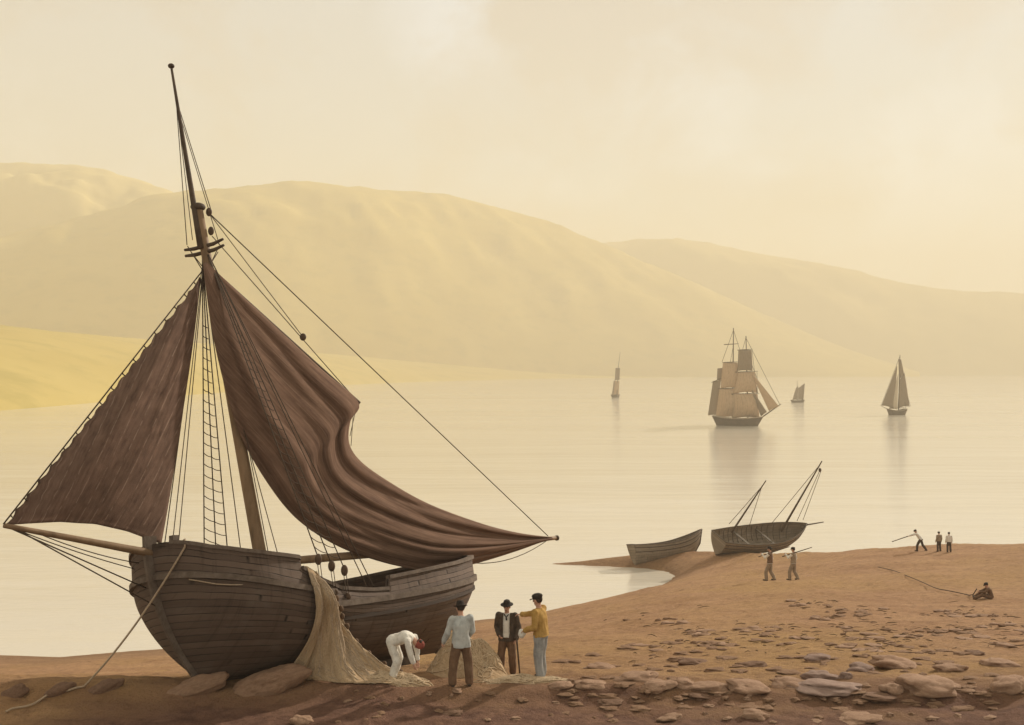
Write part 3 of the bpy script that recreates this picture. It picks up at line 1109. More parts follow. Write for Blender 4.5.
# ------------------------------------------------------------------ people
WORK = bpy.data.scenes.new('work')


def remeshed(name, mb, voxel, mat, parent, smooth_it=3, disp=0.0, dscale=9.0, seed=0.0, cut=None):
    """voxel-join overlapping limbs into ONE continuous surface"""
    me = bpy.data.meshes.new(name)
    v = np.concatenate(mb.v)
    me.from_pydata(v.tolist(), [], mb.f)
    tmp = bpy.data.objects.new('tmp_body', me)
    WORK.collection.objects.link(tmp)
    md = tmp.modifiers.new('r', 'REMESH'); md.mode = 'VOXEL'; md.voxel_size = voxel
    if smooth_it:
        ms = tmp.modifiers.new('s', 'SMOOTH'); ms.factor = .5; ms.iterations = smooth_it
    with bpy.context.temp_override(scene=WORK, view_layer=WORK.view_layers[0]):
        dg = bpy.context.evaluated_depsgraph_get()
    out = bpy.data.meshes.new_from_object(tmp.evaluated_get(dg))
    out.name = name
    bpy.data.objects.remove(tmp)
    bpy.data.meshes.remove(me)
    if disp:
        nvt = len(out.vertices)
        co = np.empty(nvt * 3); out.vertices.foreach_get('co', co); co = co.reshape(-1, 3)
        no = np.empty(nvt * 3); out.vertex_normals.foreach_get('vector', no); no = no.reshape(-1, 3)
        kk = np.array([mnoise.noise((c[0] * dscale, c[1] * dscale, c[2] * dscale * .55 + seed)) + .5 * mnoise.noise((c[0] * dscale * 2.3, c[1] * dscale * 2.3, c[2] * dscale + seed)) for c in co])
        out.vertices.foreach_set('co', (co + no * (disp * kk)[:, None]).ravel())
    if cut:
        b = bmesh.new(); b.from_mesh(out)
        dead = [f for f in b.faces if cut(f.calc_center_median())]
        bmesh.ops.delete(b, geom=dead, context='FACES')
        b.to_mesh(out); b.free()
    out.polygons.foreach_set('use_smooth', [True] * len(out.polygons))
    out.materials.clear(); out.materials.append(mat)
    o = bpy.data.objects.new(name, out)
    col.objects.link(o)
    o.parent = parent
    return o


def limb(mb, a, b, ra, rb, n=6):
    a = np.asarray(a, float); b = np.asarray(b, float)
    mb.ell(a, (ra,) * 3, None, 10, 7); mb.ell(b, (rb,) * 3, None, 10, 7)
    t = np.linspace(0, 1, n)[:, None]
    mb.tube(a * (1 - t) + b * t, ra * (1 - t[:, 0]) + rb * t[:, 0], 10)


def spine(mb, pts, prof, n=26, m=22):
    """elliptical rings along a bent spine: prof rows are (distance fraction, half width, half depth)"""
    p = pl(pts, 60)
    d = np.linspace(0, 1, 60)
    prof = np.array(prof)
    V = []
    for q in np.linspace(0, 1, m):
        c = np.array([np.interp(q, d, p[:, k]) for k in range(3)])
        e = .04
        t = np.array([np.interp(min(q + e, 1), d, p[:, k]) - np.interp(max(q - e, 0), d, p[:, k]) for k in range(3)])
        x, y, z = basis(t, (1, 0, 0))
        w = np.interp(q, prof[:, 0], prof[:, 1]); dp = np.interp(q, prof[:, 0], prof[:, 2])
        for k in range(n):
            a = 2 * math.pi * k / n
            cx, cy = math.cos(a), math.sin(a)
            V.append(c + x * w * math.copysign(abs(cx) ** .85, cx) + y * dp * math.copysign(abs(cy) ** .85, cy))
    f = [(i * n + k, i * n + (k + 1) % n, (i + 1) * n + (k + 1) % n, (i + 1) * n + k) for i in range(m - 1) for k in range(n)]
    f += [tuple(range(n))[::-1], tuple((m - 1) * n + k for k in range(n))]
    mb.add(np.array(V), f)


def basis(d, ref):
    z = np.asarray(d, float); z = z / (np.linalg.norm(z) + 1e-9)
    x = np.asarray(ref, float) - z * np.dot(ref, z)
    if np.linalg.norm(x) < 1e-4:
        x = np.array([0, 1., 0]) - z * z[1]
    x /= np.linalg.norm(x)
    return x, np.cross(z, x), z


def hand(mb, wrist, d, palm_ref, sgn, curl=.5):
    """palm, four unequal bent fingers and a thumb leaving the palm's side"""
    x, y, z = basis(d, palm_ref)      # z along the hand, x towards the palm, y across
    w = np.asarray(wrist, float)
    rot = np.stack([x, y, z], 1)
    mb.ell(w + z * .045, (.017, .040, .055), rot, 10, 7)
    for k, (off, ln) in enumerate(((-.030, .062), (-.010, .074), (.010, .070), (.029, .055))):
        p = w + z * .085 + y * off * sgn
        ang = curl * .5
        for seg in range(3):
            dd = z * math.cos(ang) + x * math.sin(ang)
            q = p + dd * ln * (.45, .32, .25)[seg]
            limb(mb, p, q, .0090 - .0008 * seg, .0085 - .0010 * seg, 3)
            p = q; ang += curl * .75
    p = w + z * .028 - y * .034 * sgn
    q = p + (z * .6 - y * .7 * sgn + x * .4) * .034
    limb(mb, p, q, .0115, .0105, 3)
    limb(mb, q, q + (z * .8 + x * .6) * .030, .0105, .009, 3)


STAND = dict(pel=(0, 0, .93), chest=(0, .0, 1.27), neck=(0, .0, 1.47), head=(0, .02, 1.615),
             shl=(-.185, 0, 1.41), shr=(.185, 0, 1.41), ell=(-.245, -.02, 1.13), elr=(.245, -.02, 1.13),
             wrl=(-.255, .06, .89), wrr=(.255, .06, .89), hpl=(-.09, 0, .90), hpr=(.09, 0, .90),
             knl=(-.115, .03, .50), knr=(.115, .03, .50), anl=(-.125, -.02, .085), anr=(.125, -.02, .085), look=(0, 1, -.05))


def person(pos, height, yaw, pose, outfit, label, group=None, lod=0, hat='cap'):
    """faces local +Y; pose gives joint positions for a 1.75 m adult"""
    J = {k: np.array(v, float) for k, v in {**STAND, **pose}.items()}
    root = bpy.data.objects.new('person', None)
    root.empty_display_size = .3
    col.objects.link(root)
    tag(root, label, 'person', group)
    vox = (.0075, .012, .02)[lod]
    up = J['head'] - J['neck']; up /= np.linalg.norm(up)
    look = J['look'] - up * np.dot(J['look'], up); look /= np.linalg.norm(look)
    side = np.cross(look, up)
    HR = np.stack([side, look, up], 1)

    def hp(x, y, z):
        return J['head'] + side * x + look * y + up * z
    # --- body: one continuous skin
    mb = MB()
    mb.ell(J['head'] + up * .018, (.076, .096, .104), HR, 16, 11)
    mb.ell(hp(0, .028, -.055), (.055, .062, .062), HR, 14, 9)
    limb(mb, J['neck'] - up * .03, J['head'] - up * .06, .058, .054)
    limb(mb, hp(0, .088, .022), hp(0, .112, -.018), .010, .016, 4)
    mb.ell(hp(0, .088, .038), (.048, .014, .011), HR, 10, 7)
    for s in (-1, 1):
        mb.ell(hp(.077 * s, -.005, 0), (.012, .022, .034), HR, 8, 7)
    spine(mb, [J['pel'], (J['pel'] + J['chest']) / 2, J['chest'], J['neck']], [(0, .125, .085), (.3, .115, .08), (.65, .14, .085), (.85, .13, .07), (1, .06, .055)])
    for s, sn in (('l', -1), ('r', 1)):
        limb(mb, J['sh' + s], J['el' + s], .046, .037)
        limb(mb, J['el' + s], J['wr' + s], .037, .025)
        limb(mb, J['chest'] + (J['sh' + s] - J['chest']) * .5, J['sh' + s], .07, .05)
        d = J['wr' + s] - J['el' + s]
        if lod < 2:
            ref = np.array(pose.get('palm' + s, (-sn * 1.0, .35, 0)), float)
            hand(mb, J['wr' + s], pose.get('hd' + s, d), ref, sn * pose.get('flip' + s, 1), pose.get('curl', .55))
        else:
            limb(mb, J['wr' + s], J['wr' + s] + d / np.linalg.norm(d) * .12, .03, .028)
        limb(mb, J['pel'], J['hp' + s], .09, .085)
        limb(mb, J['hp' + s], J['kn' + s], .082, .055)
        limb(mb, J['kn' + s], J['an' + s], .052, .036)
    remeshed('body', mb, vox if lod else .0065, M[outfit.get('skin', 'skin')], root, 2)
    if lod < 2:
        for s in (-1, 1):
            e = MB(); e.ell(hp(.032 * s, .088, .018), (.013, .008, .008), HR, 8, 6); e.build('eye', M['boot'], None).parent = root
        e = MB(); e.ell(hp(0, .092, -.058), (.024, .007, .006), HR, 8, 6); e.build('mouth', M['redcloth'], None).parent = root
    # --- trousers
    mb = MB()
    pr = .135
    pt_ = J['pel'] + (J['chest'] - J['pel']) * .30
    spine(mb, [J['pel'] - (J['chest'] - J['pel']) * .22, J['pel'], pt_], [(0, .11, .10), (.35, .168, .13), (1, .158, .112)], 22, 8)
    for s in 'lr':
        limb(mb, J['hp' + s] + (J['pel'] - J['hp' + s]) * .1, J['kn' + s], .112, .095)
        kn, an = J['kn' + s], J['an' + s]
        limb(mb, kn, an + (kn - an) * .05, .094, .088)
    remeshed('trousers', mb, max(vox, .011), M[outfit['trousers']], root, 2, .017, 8, 3.1)
    # --- boots
    for s in 'lr':
        mb = MB()
        an = J['an' + s]
        fw = np.array(pose.get('toe' + s, (-.15 if s == 'l' else .15, 1, 0)), float); fw /= np.linalg.norm(fw)
        limb(mb, an + np.array([0, 0, .06]), an - np.array([0, 0, .02]), .05, .05)
        limb(mb, an - np.array([0, 0, .045]) - fw * .045, an - np.array([0, 0, .048]) + fw * .155, .042, .038)
        remeshed('boot', mb, .014, M['boot'], root, 2)
    # --- shirt or jacket
    def torso(g, hem, sleeves=True, cuff=.03):
        mb = MB()
        ch, pe, ne = J['chest'], J['pel'], J['neck']
        low = pe - (ch - pe) / np.linalg.norm(ch - pe) * max(hem, .01)
        hf = np.linalg.norm(pe - low) / (np.linalg.norm(pe - low) + np.linalg.norm(ch - pe) + np.linalg.norm(ne - ch))
        spine(mb, [low, pe, (pe + ch) / 2, ch, ne], [(0, .190 + g, .138 + g), (hf, .185 + g, .138 + g), (hf + .3 * (1 - hf), .168 + g, .122 + g), (hf + .62 * (1 - hf), .185 + g, .128 + g), (hf + .82 * (1 - hf), .178 + g, .105 + g), (hf + .93 * (1 - hf), .11 + g, .082 + g), (1, .068 + g, .064 + g)])
        for s in 'lr':
            limb(mb, ch + (J['neck'] - ch) * .5, J['sh' + s], .085 + g, .072 + g)
            if sleeves:
                limb(mb, J['sh' + s], J['el' + s], .076 + g, .064 + g)
                limb(mb, J['el' + s], J['wr' + s] + (J['el' + s] - J['wr' + s]) * cuff, .064 + g, .050 + g)
        return mb
    if 'coat' in outfit:
        remeshed('shirt', torso(-.006, .0, False), max(vox, .011), M[outfit['shirt']], root, 2, .006, 9, 1.0)
        cc = J['chest']

        def cut(c):
            return abs(c.x) < .075 - .05 * max(0, (1.05 - c.z)) and c.y > .03 and .90 < c.z < 1.52
        remeshed('coat', torso(.010, .10), max(vox, .009), M[outfit['coat']], root, 2, .012, 8, 5.0, cut)
        mb = MB(); mb.tube([(-.05, .09, 1.455), (-.02, .125, 1.42), (0, .135, 1.40), (.02, .125, 1.42), (.05, .09, 1.455)], .013, 7)
        mb.tube([(0, .135, 1.40), (-.01, .145, 1.33)], [.016, .02], 7)
        mb.build('neckerchief', M['blackfelt'], None).parent = root
    else:
        remeshed('jacket', torso(.004, outfit.get('hem', .06), True, outfit.get('cuff', .03)), max(vox, .010), M[outfit['shirt']], root, 2, .019, 8, 5.0)
        if 'vest' in outfit:
            def vcut(c):
                return abs(c.x) < .05 and c.y > .02
            remeshed('waistcoat', torso(.012, .0, False), max(vox, .012), M[outfit['vest']], root, 2, .006, 8, 2.0, vcut)
    # --- hair, hat
    if outfit.get('hair', True):
        mb = MB(); mb.ell(hp(0, -.020, .030), (.084, .094, .095), HR, 16, 10)
        def hcut(c):
            q = np.array(c) - J['head']
            return np.dot(q, look) > .045 or np.dot(q, up) < -.06
        remeshed('hair', mb, max(vox, .011), M['hair'], root, 1, .006, 30, 0, hcut)
    hm = M[outfit.get('hatmat', 'blackfelt')]
    if hat == 'brim':
        h = MB()
        prof = [(0, .178), (.045, .176), (.075, .160), (.088, .120), (.094, .070), (.120, .062), (.160, .072), (.162, .064), (.120, .052), (.090, .056), (.082, .10), (.06, .15), (0, .165)]
        lathe(h, prof, hp, HR)
        h.build('hat', hm, None).parent = root
    elif hat == 'cap':
        h = MB()
        prof = [(0, .155), (.05, .152), (.095, .130), (.112, .100), (.100, .072), (.094, .045), (.086, .045), (.09, .08), (.07, .12), (0, .14)]
        lathe(h, prof, hp, HR)
        th = np.linspace(-1.15, 1.15, 13)
        a_ = [hp(.090 * math.sin(q), .094 * math.cos(q), .055) for q in th]
        b_ = [hp(.115 * math.sin(q), .105 + .075 * math.cos(q) - .02, .038) for q in th]
        dn = [p - up * .012 for p in a_] + [p - up * .012 for p in b_]
        n = 13
        f = []
        for i in range(n - 1):
            f += [(i, i + 1, n + i + 1, n + i), (2 * n + i, 3 * n + i, 3 * n + i + 1, 2 * n + i + 1), (n + i, n + i + 1, 3 * n + i + 1, 3 * n + i)]
        h.add(np.array(a_ + b_ + dn), f)
        h.build('hat', hm, None).parent = root
    elif hat == 'knit':
        h = MB()
        prof = [(0, .165), (.03, .16), (.072, .13), (.092, .08), (.098, .03), (.100, .0), (.090, .0), (.085, .05), (.06, .11), (0, .14)]
        lathe(h, prof, hp, HR)
        h.build('hat', hm, None).parent = root
    root.location = Vector(tuple(float(x) for x in pos))
    root.rotation_euler = (0, 0, R(yaw))
    k = height / 1.75
    root.scale = (k, k, k)
    return root


def basis_rot(d):
    x, y, z = basis(d, (1, 0, 0))
    return np.stack([x, y, z], 1)


def lathe(mb, prof, hp, HR, n=22):
    V = []
    for r, z in prof:
        for k in range(n):
            a = 2 * math.pi * k / n
            V.append(hp(r * math.cos(a) * .92, r * math.sin(a) * 1.08 - .004, z - .01))
    f = []
    for i in range(len(prof) - 1):
        for k in range(n):
            k2 = (k + 1) % n
            f.append((i * n + k, i * n + k2, (i + 1) * n + k2, (i + 1) * n + k))
    mb.add(np.array(V), f)


def stand(px, py, sink=.02):
    p = hit(px, py)
    p[2] -= sink
    return p


def ph(px, py_foot, py_top):
    """height in metres of something whose foot and top are seen at these rows"""
    p = hit(px, py_foot)
    return (py_foot - py_top) / FPX * p[1]


# stooping man in white gathering the net
person(stand(396, 681), 1.62, -104,
       dict(pel=(0, -.10, .86), chest=(0, .22, .98), neck=(0, .40, .93), head=(.02, .52, .86),
            shl=(-.17, .36, .93), shr=(.19, .33, .94), ell=(-.19, .42, .66), elr=(.20, .40, .66), wrl=(-.12, .46, .42), wrr=(.13, .46, .41),
            hpl=(-.10, -.10, .84), hpr=(.10, -.08, .84), knl=(-.15, .02, .47), knr=(.14, .08, .46), anl=(-.16, -.10, .085), anr=(.15, -.04, .085), look=(.1, .25, -1), curl=.9),
       dict(shirt='whitecloth', trousers='whitecloth', hatmat='redcloth', cuff=.25, hem=.05), 'man in white with a red cap stooping over the net', None, 0, 'knit')
# man in pale blue seen from behind
h1 = ph(461, 686, 601)
person(stand(461, 686), h1, 14,
       dict(pel=(0, 0, .92), knl=(-.155, .03, .49), knr=(.155, .02, .49), anl=(-.19, -.02, .085), anr=(.175, -.01, .085), ell=(-.285, .02, 1.13), wrl=(-.34, .14, .91), elr=(.245, .05, 1.13), wrr=(.20, .24, .98), neck=(0, .03, 1.47), head=(0, .065, 1.60), look=(-.15, 1, -.22)),
       dict(shirt='bluecloth', trousers='browncloth', hem=.09), 'man in a pale blue jacket and brown trousers standing with his back to us', None, 0, 'brim')
# man in dark coat with stick
h2 = ph(507, 675, 600)
p2 = stand(507, 675)
r2 = person(p2, h2, 172,
       dict(knl=(-.13, .03, .49), knr=(.13, .05, .49), anl=(-.14, -.02, .085), anr=(.15, .03, .085), ell=(-.265, -.04, 1.13), wrl=(-.235, .10, .90), elr=(.255, -.08, 1.13), wrr=(.17, .09, .98), look=(.1, 1, -.18), curl=1.0),
       dict(shirt='whitecloth', coat='darkcloth', trousers='browncloth'), 'man in a dark open coat, white shirt and brimmed hat, leaning on a stick', None, 0, 'brim')
k2 = h2 / 1.75
rot2 = Matrix.Rotation(R(172), 3, 'Z')
hand2 = np.array(p2) + np.array(rot2 @ Vector((-.255 * k2, .15 * k2, .82 * k2)))
gstick = hand2 + np.array([.07, -.12, 0]); gstick[2] = gz(gstick[0], gstick[1]) - .02
mb = MB(); mb.tube([hand2 + (hand2 - gstick) * .12, hand2, gstick], [.021, .020, .016], 8)
mb.tube([hand2 + (hand2 - gstick) * .12 + np.array([.03, 0, .0]), hand2 + (hand2 - gstick) * .125, hand2 + (hand2 - gstick) * .12 - np.array([.05, 0, .0])], .019, 8)
tag(mb.build('walking_stick', M['dark_spar'], None, origin=gstick), 'wooden walking stick under the hand of the man in the dark coat', 'walking stick')
# man in the mustard shirt reaching out
h3 = ph(541, 680, 593)
p3 = stand(541, 680)
person(p3, h3, 62,
       dict(anl=(-.12, -.05, .085), anr=(.13, .04, .085), knl=(-.115, .01, .49), knr=(.12, .06, .49), chest=(0, .02, 1.27), neck=(0, .05, 1.47), head=(0, .075, 1.61),
            shl=(-.185, .04, 1.40), shr=(.185, .05, 1.41), ell=(-.25, .02, 1.13), wrl=(-.20, .25, 1.03), elr=(.23, .30, 1.27), wrr=(.20, .54, 1.24), look=(.15, 1, -.1), palml=(0, .3, -1), palmr=(0, .3, -1), curl=.5),
       dict(shirt='yellowcloth', trousers='greycloth', hem=.03), 'man in a mustard yellow shirt and cap reaching one arm towards his companion', None, 0, 'cap')
rot3 = Matrix.Rotation(R(62), 3, 'Z'); k3 = h3 / 1.75
hb = np.array(p3) + np.array(rot3 @ Vector((-.19 * k3, .34 * k3, 1.00 * k3)))
me = MB(); me.ell(hb - np.array([0, 0, .05]), (.075, .065, .10), None, 16, 12); me.ell(hb + np.array([.05, 0, -.02]), (.05, .05, .07), None, 12, 8)
tmpo = empty('tmp', hb, 'x', 'x')
bd = remeshed('cloth_bundle', me, .012, M['whitecloth'], None, 1, .018, 14, 2)
bpy.data.objects.remove(tmpo)
tag(bd, 'small white cloth bundle in the hand of the man in yellow', 'bundle')

# two men carrying poles over the sloping beach
mids = ((770, 580.5, 546.5, 'whitecloth', 'browncloth', 'pole carrier in a dark waistcoat and brimmed hat, nearer the beached boats'),
        (793.5, 580, 547, 'whitecloth', 'tancloth', 'pole carrier in a pale shirt and round cap, walking second of the two'))
for k, (x, y, yt, shirt, vest, lab) in enumerate(mids):
    hh = ph(x, y, yt)
    p = stand(x, y)
    kk = hh / 1.75
    yaw = 62 - 6 * k
    person(p, hh, yaw, dict(anl=(-.11, .16, .085), knl=(-.11, .18, .49), anr=(.11, -.20, .10), knr=(.11, .0, .48), ell=(-.24, .18, 1.20), wrl=(-.20, .36, 1.36), elr=(.26, -.04, 1.12), wrr=(.26, .08, .90), curl=1.0),
           dict(shirt=shirt, vest=vest, trousers='tancloth', hem=.03), lab, 'men carrying poles', 1, 'brim' if k == 0 else 'cap')
    rt = Matrix.Rotation(R(yaw), 3, 'Z')
    a = np.array(p) + np.array(rt @ Vector((-.20 * kk, .55 * kk, 1.22 * kk)))
    b = np.array(p) + np.array(rt @ Vector((-.17 * kk, -1.05 * kk, 1.86 * kk)))
    o = MB().tube([a, a * .5 + b * .5, b], [.028, .030, .022], 8).build('carrying_pole', M['dark_spar'], None, origin=a)
    tag(o, ('long thin pole on the shoulder of the man in the brimmed hat', 'long thin pole on the shoulder of the man in the pale shirt')[k], 'pole', 'poles carried by the men')
# far figures at the water's edge
far = ((920.5, 551, 530.5, 60, dict(pel=(0, -.05, .88), chest=(0, .18, 1.18), neck=(0, .28, 1.36), head=(0, .36, 1.48), shl=(-.18, .24, 1.3), shr=(.18, .26, 1.3), ell=(-.2, .55, 1.22), elr=(.2, .55, 1.22), wrl=(-.12, .78, 1.12), wrr=(.12, .78, 1.12), anl=(-.13, .22, .085), knl=(-.12, .22, .47), anr=(.13, -.42, .09), knr=(.12, -.14, .47)), 'whitecloth', 'darkcloth', 'far man bent forward over a long pole at the water\'s edge'),
       (939, 551.5, 533, 10, dict(), 'tancloth', 'darkcloth', 'taller of two far men standing side by side on the beach crest'),
       (949, 552.5, 535.5, -10, dict(), 'whitecloth', 'darkcloth', 'shorter of two far men standing side by side on the beach crest'))
for k, (x, y, yt, yaw, ps, sh_, trs, lab) in enumerate(far):
    hh = min(max(ph(x, y, yt), 1.5), 2.0) if k else 1.75
    p = stand(x, y)
    person(p, hh, yaw, ps, dict(shirt=sh_, trousers=trs, hem=.02), lab, 'far figures by the water', 2, 'cap')
    if k == 0:
        rt = Matrix.Rotation(R(yaw), 3, 'Z')
        a = np.array(p) + np.array(rt @ Vector((0, .55, 1.22))); b = np.array(p) + np.array(rt @ Vector((.05, 2.1, .55)))
        tag(MB().tube([a, b], [.035, .03], 6).build('long_pole', M['dark_spar'], None, origin=a), 'pole held out low by the bent far man at the water\'s edge', 'pole')
# seated man hauling on a line
ps = stand(989, 599)
hs2 = 1.42
person(ps - np.array([0, 0, .02]), hs2, 84, dict(pel=(0, -.1, .13), chest=(0, -.02, .45), neck=(0, .08, .64), head=(.0, .14, .78), shl=(-.18, .05, .58), shr=(.18, .05, .58), ell=(-.2, .28, .44), elr=(.2, .28, .44), wrl=(-.08, .50, .42), wrr=(.08, .46, .44),
       hpl=(-.09, -.04, .12), hpr=(.09, -.04, .12), knl=(-.14, .40, .26), knr=(.14, .38, .34), anl=(-.14, .82, .07), anr=(.14, .74, .07), toel=(0, .4, 1), toer=(0, .4, 1)),
       dict(shirt='browncloth', trousers='browncloth', hem=.0), 'man sitting on the sand and hauling on a line, at the far right', None, 1, 'cap')
rp = [np.array(ps) + np.array(Matrix.Rotation(R(84), 3, 'Z') @ Vector((0, .52, .44)))]
rp += [hit(x, y) + np.array([0, 0, .10]) for x, y in ((972, 598), (962, 596), (948, 593), (936, 590.5), (922, 584), (908, 578), (894, 572.5), (878, 568.5))]
tag(MB().tube(pl(rp, 60), .022, 6).build('hauling_line', M['rope'], None, origin=rp[1]), 'dark line lying across the sand to the seated man\'s hands', 'rope')

bpy.data.scenes.remove(WORK)


# ------------------------------------------------------------------ beached boats
class BoatFrame(Frame):
    pass


def boat_hull(F, L, beam, depth, root, mat, matin, transom=True, rise=(.25, .35), fine=2.2, wales=2, thwarts=(.3, .5, .7), gun_mat=None, forefoot=.25):
    n, m = 44, 16
    s = np.linspace(0, 1, n); v = np.linspace(0, 1, m) ** 1.2
    sg, vg_ = np.meshgrid(s, v, indexing='ij')
    gun_mat = gun_mat or M['palewood']

    def pt(sv, vv, side, inset=0.0):
        # s=0 bow .. 1 stern
        shr = depth * (1 + rise[0] * (1 - sv / .5).clip(0, 1) ** 2 + rise[1] * ((sv - .5) / .5).clip(0, 1) ** 2)
        keel = forefoot * depth * (1 - sv / .26).clip(0, 1) ** 2
        bow = (1 - (1 - sv / .5).clip(0, 1) ** fine) ** .85
        if transom:
            ste = 1 - .38 * ((sv - .5) / .5).clip(0, 1) ** 2
        else:
            ste = (1 - ((sv - .5) / .5).clip(0, 1) ** fine) ** .85
        sharp = np.clip(1 - sv / .35, 0, 1) + np.clip((sv - .6) / .4, 0, 1) * .9
        full = np.clip(1 - np.clip(1 - vv, 0, 1) ** 2.2, 0, 1) ** .5
        full = full ** (1 + sharp * .9)
        rake = -L * .055 * (vv - .4) * (1 - sv / .25).clip(0, 1) + (L * .03 * (vv - .4) * ((sv - .8) / .2).clip(0, 1))
        b = np.maximum(beam / 2 * bow * ste * full - inset, 0)
        return F(sv * L + rake, side * b, keel + vv * (shr - keel))
    V = []; U = []; f = []
    for side in (1, -1):
        V.append(pt(sg, vg_, side).reshape(-1, 3)); U.append(np.stack([sg * L + (30 if side < 0 else 0), vg_], -1).reshape(-1, 2))
        f += grid_faces(n, m, 0 if side > 0 else n * m, side < 0)
    hull_ = build('hull', np.concatenate(V), f, mat, root, np.concatenate(U))
    V = []; U = []; f = []
    si = np.linspace(.02, .985 if transom else .98, n)
    sg2, vg2_ = np.meshgrid(si, np.linspace(.12, 1, m), indexing='ij')
    for side in (1, -1):
        V.append(pt(sg2, vg2_, side, .05).reshape(-1, 3)); U.append(np.stack([sg2 * L, vg2_], -1).reshape(-1, 2))
        f += grid_faces(n, m, 0 if side > 0 else n * m, side > 0)
    o = 2 * n * m
    build('inner_planking', np.concatenate(V), f, matin, hull_, np.concatenate(U))
    for side in (1, -1):
        c = pt(s, np.ones(n), side, .02)
        MB().tube(c + F.w * .02, .055, 6).build('gunwale', gun_mat, hull_)
        for k in range(wales):
            c = pt(s, np.full(n, .86 - .2 * k), side, -.02)
            MB().tube(c, .035, 6).build('rubbing_strake', M['dark_spar'], hull_)
    if transom:
        e = np.linspace(0, 1, m) ** 1.2
        ringp = [pt(np.array(1.0), np.array(x), 1) for x in e] + [pt(np.array(1.0), np.array(x), -1) for x in e[::-1]]
        ringp = np.array(ringp)
        k = len(ringp)
        VV = np.concatenate([ringp, ringp + F.a * .05])
        ff = [tuple(range(k))[::-1], tuple(range(k, 2 * k))] + [(i, (i + 1) % k, k + (i + 1) % k, k + i) for i in range(k)]
        tb = build('transom', VV, ff, mat, root, np.concatenate([np.stack([e * .5, e], 1), np.stack([.5 + e[::-1] * .5, e[::-1]], 1)] * 2), smooth=False)
        top = np.array([pt(np.array(1.0), np.array(1.0), 1), pt(np.array(1.0), np.array(1.0), -1)])
        MB().tube(top + F.w * .03 + F.a * .03, .06, 6).build('transom_rail', gun_mat, tb)
    # keel and stem
    st = [pt(np.array(0.0), np.array(x), 1) for x in np.linspace(1.05, 0, 10)] + [pt(np.array(x), np.array(0.0), 1) for x in np.linspace(.08, 1, 12)]
    MB().tube(np.array(st) - F.w * .03, .07, 6).build('keel', M['dark_spar'], root)
    for q in thwarts:
        a = pt(np.array(q), np.array(.72), 1, .05); b = pt(np.array(q), np.array(.72), -1, .05)
        MB().box((a + b) / 2, (a - b) / 2, F.a * .14, F.w * .025).build('thwart', gun_mat, root, smooth=False)
    ribs = MB()
    for q in np.linspace(.12, .9, 14):
        for side in (1, -1):
            ribs.tube(pt(np.full(8, q), np.linspace(.2, .97, 8), side, .07), .03, 5)
    ribs.build('ribs', matin, hull_)
    return pt


# two-masted lugger: transom towards us at the left, bow to the right and away
b0 = hit(720, 558)
L1 = 10.6
lug = empty('beached_lugger', hit(765, 557), 'two-masted grey open fishing lugger heeled over on the beach, bare masts raking', 'fishing boat')
fd = 31
F1 = BoatFrame((0, 0, 0), fd, .0, 24)
# stern keel sits at the pixel (728,556)
F1.O = np.array([b0[0] - .3, b0[1] + 1.0, b0[2] + .15]) - F1.a * (L1) + F1.w * .02 * 0
ptl = boat_hull(F1, L1, 3.5, 1.7, lug, M['greyboat'], M['boatin'], True, (.42, .16), 2.4, 2, (.42, .70), M['greyboat'], .5)
mfoot = F1.pt(733, 528); mtop = F1.pt(766, 480.5)
mz = spar('mizzen_mast', mfoot - F1.w * .5, mtop, .10, .05, M['dark_spar'], lug)
ffoot = F1.pt(783, 526); ftop = F1.pt(822, 461)
mm = spar('main_mast', ffoot - F1.w * .6, ftop, .115, .055, M['dark_spar'], lug)
MB().ell(F1.pt(820, 470), (.14, .14, .2)).build('block', M['block'], mm)
for (x0, y0, x1, y1) in ((764, 484, 729, 524), (762, 486, 749, 527), (818, 467, 772, 523), (820, 470, 797, 521), (821, 471, 803, 520)):
    rope('stay', F1.pt(x0, y0), F1.pt(x1, y1), .028, M['rope'], lug)
spar('bumpkin', F1.pt(806, 525), F1.pt(823.5, 522), .08, .05, M['dark_spar'], lug)

# plain open boat to its left
b1 = hit(640, 567)
L2 = 7.6
row = empty('beached_rowing_boat', hit(668, 566), 'plain grey open boat without masts lying on the sand spit', 'rowing boat')
F2 = BoatFrame((0, 0, 0), 22, .07, -9)
F2.O = np.array([b1[0] - .2, b1[1] + .3, b1[2] - .05]) - F2.a * (L2 * .96)
boat_hull(F2, L2, 2.4, 1.75, row, M['greyboat'], M['boatin'], True, (.45, .16), 2.2, 2, (.3, .55, .8), M['rail'], .72)


# ------------------------------------------------------------------ ships at sea
def quad_sail(name, c4, mat, parent, belly, thick=.06, n=14, droop=.06, dirv=(0.25, -.97, 0)):
    """c4: top-left, top-right, bottom-right, bottom-left corners"""
    c4 = [np.asarray(x, float) for x in c4]
    P = np.zeros((n, n, 3)); d = np.asarray(dirv, float)
    for i in range(n):
        for j in range(n):
            u = j / (n - 1); v = i / (n - 1)
            p = (c4[0] * (1 - u) + c4[1] * u) * (1 - v) + (c4[3] * (1 - u) + c4[2] * u) * v
            w = math.sin(math.pi * u) * math.sin(math.pi * v * .92) ** .8
            p = p + d * belly * w + np.array([0, 0, 1.]) * droop * np.linalg.norm(c4[2] - c4[3]) * math.sin(math.pi * u) * v
            P[i, j] = p
    return sheet(name, P.transpose(1, 0, 2), mat, parent, thick)


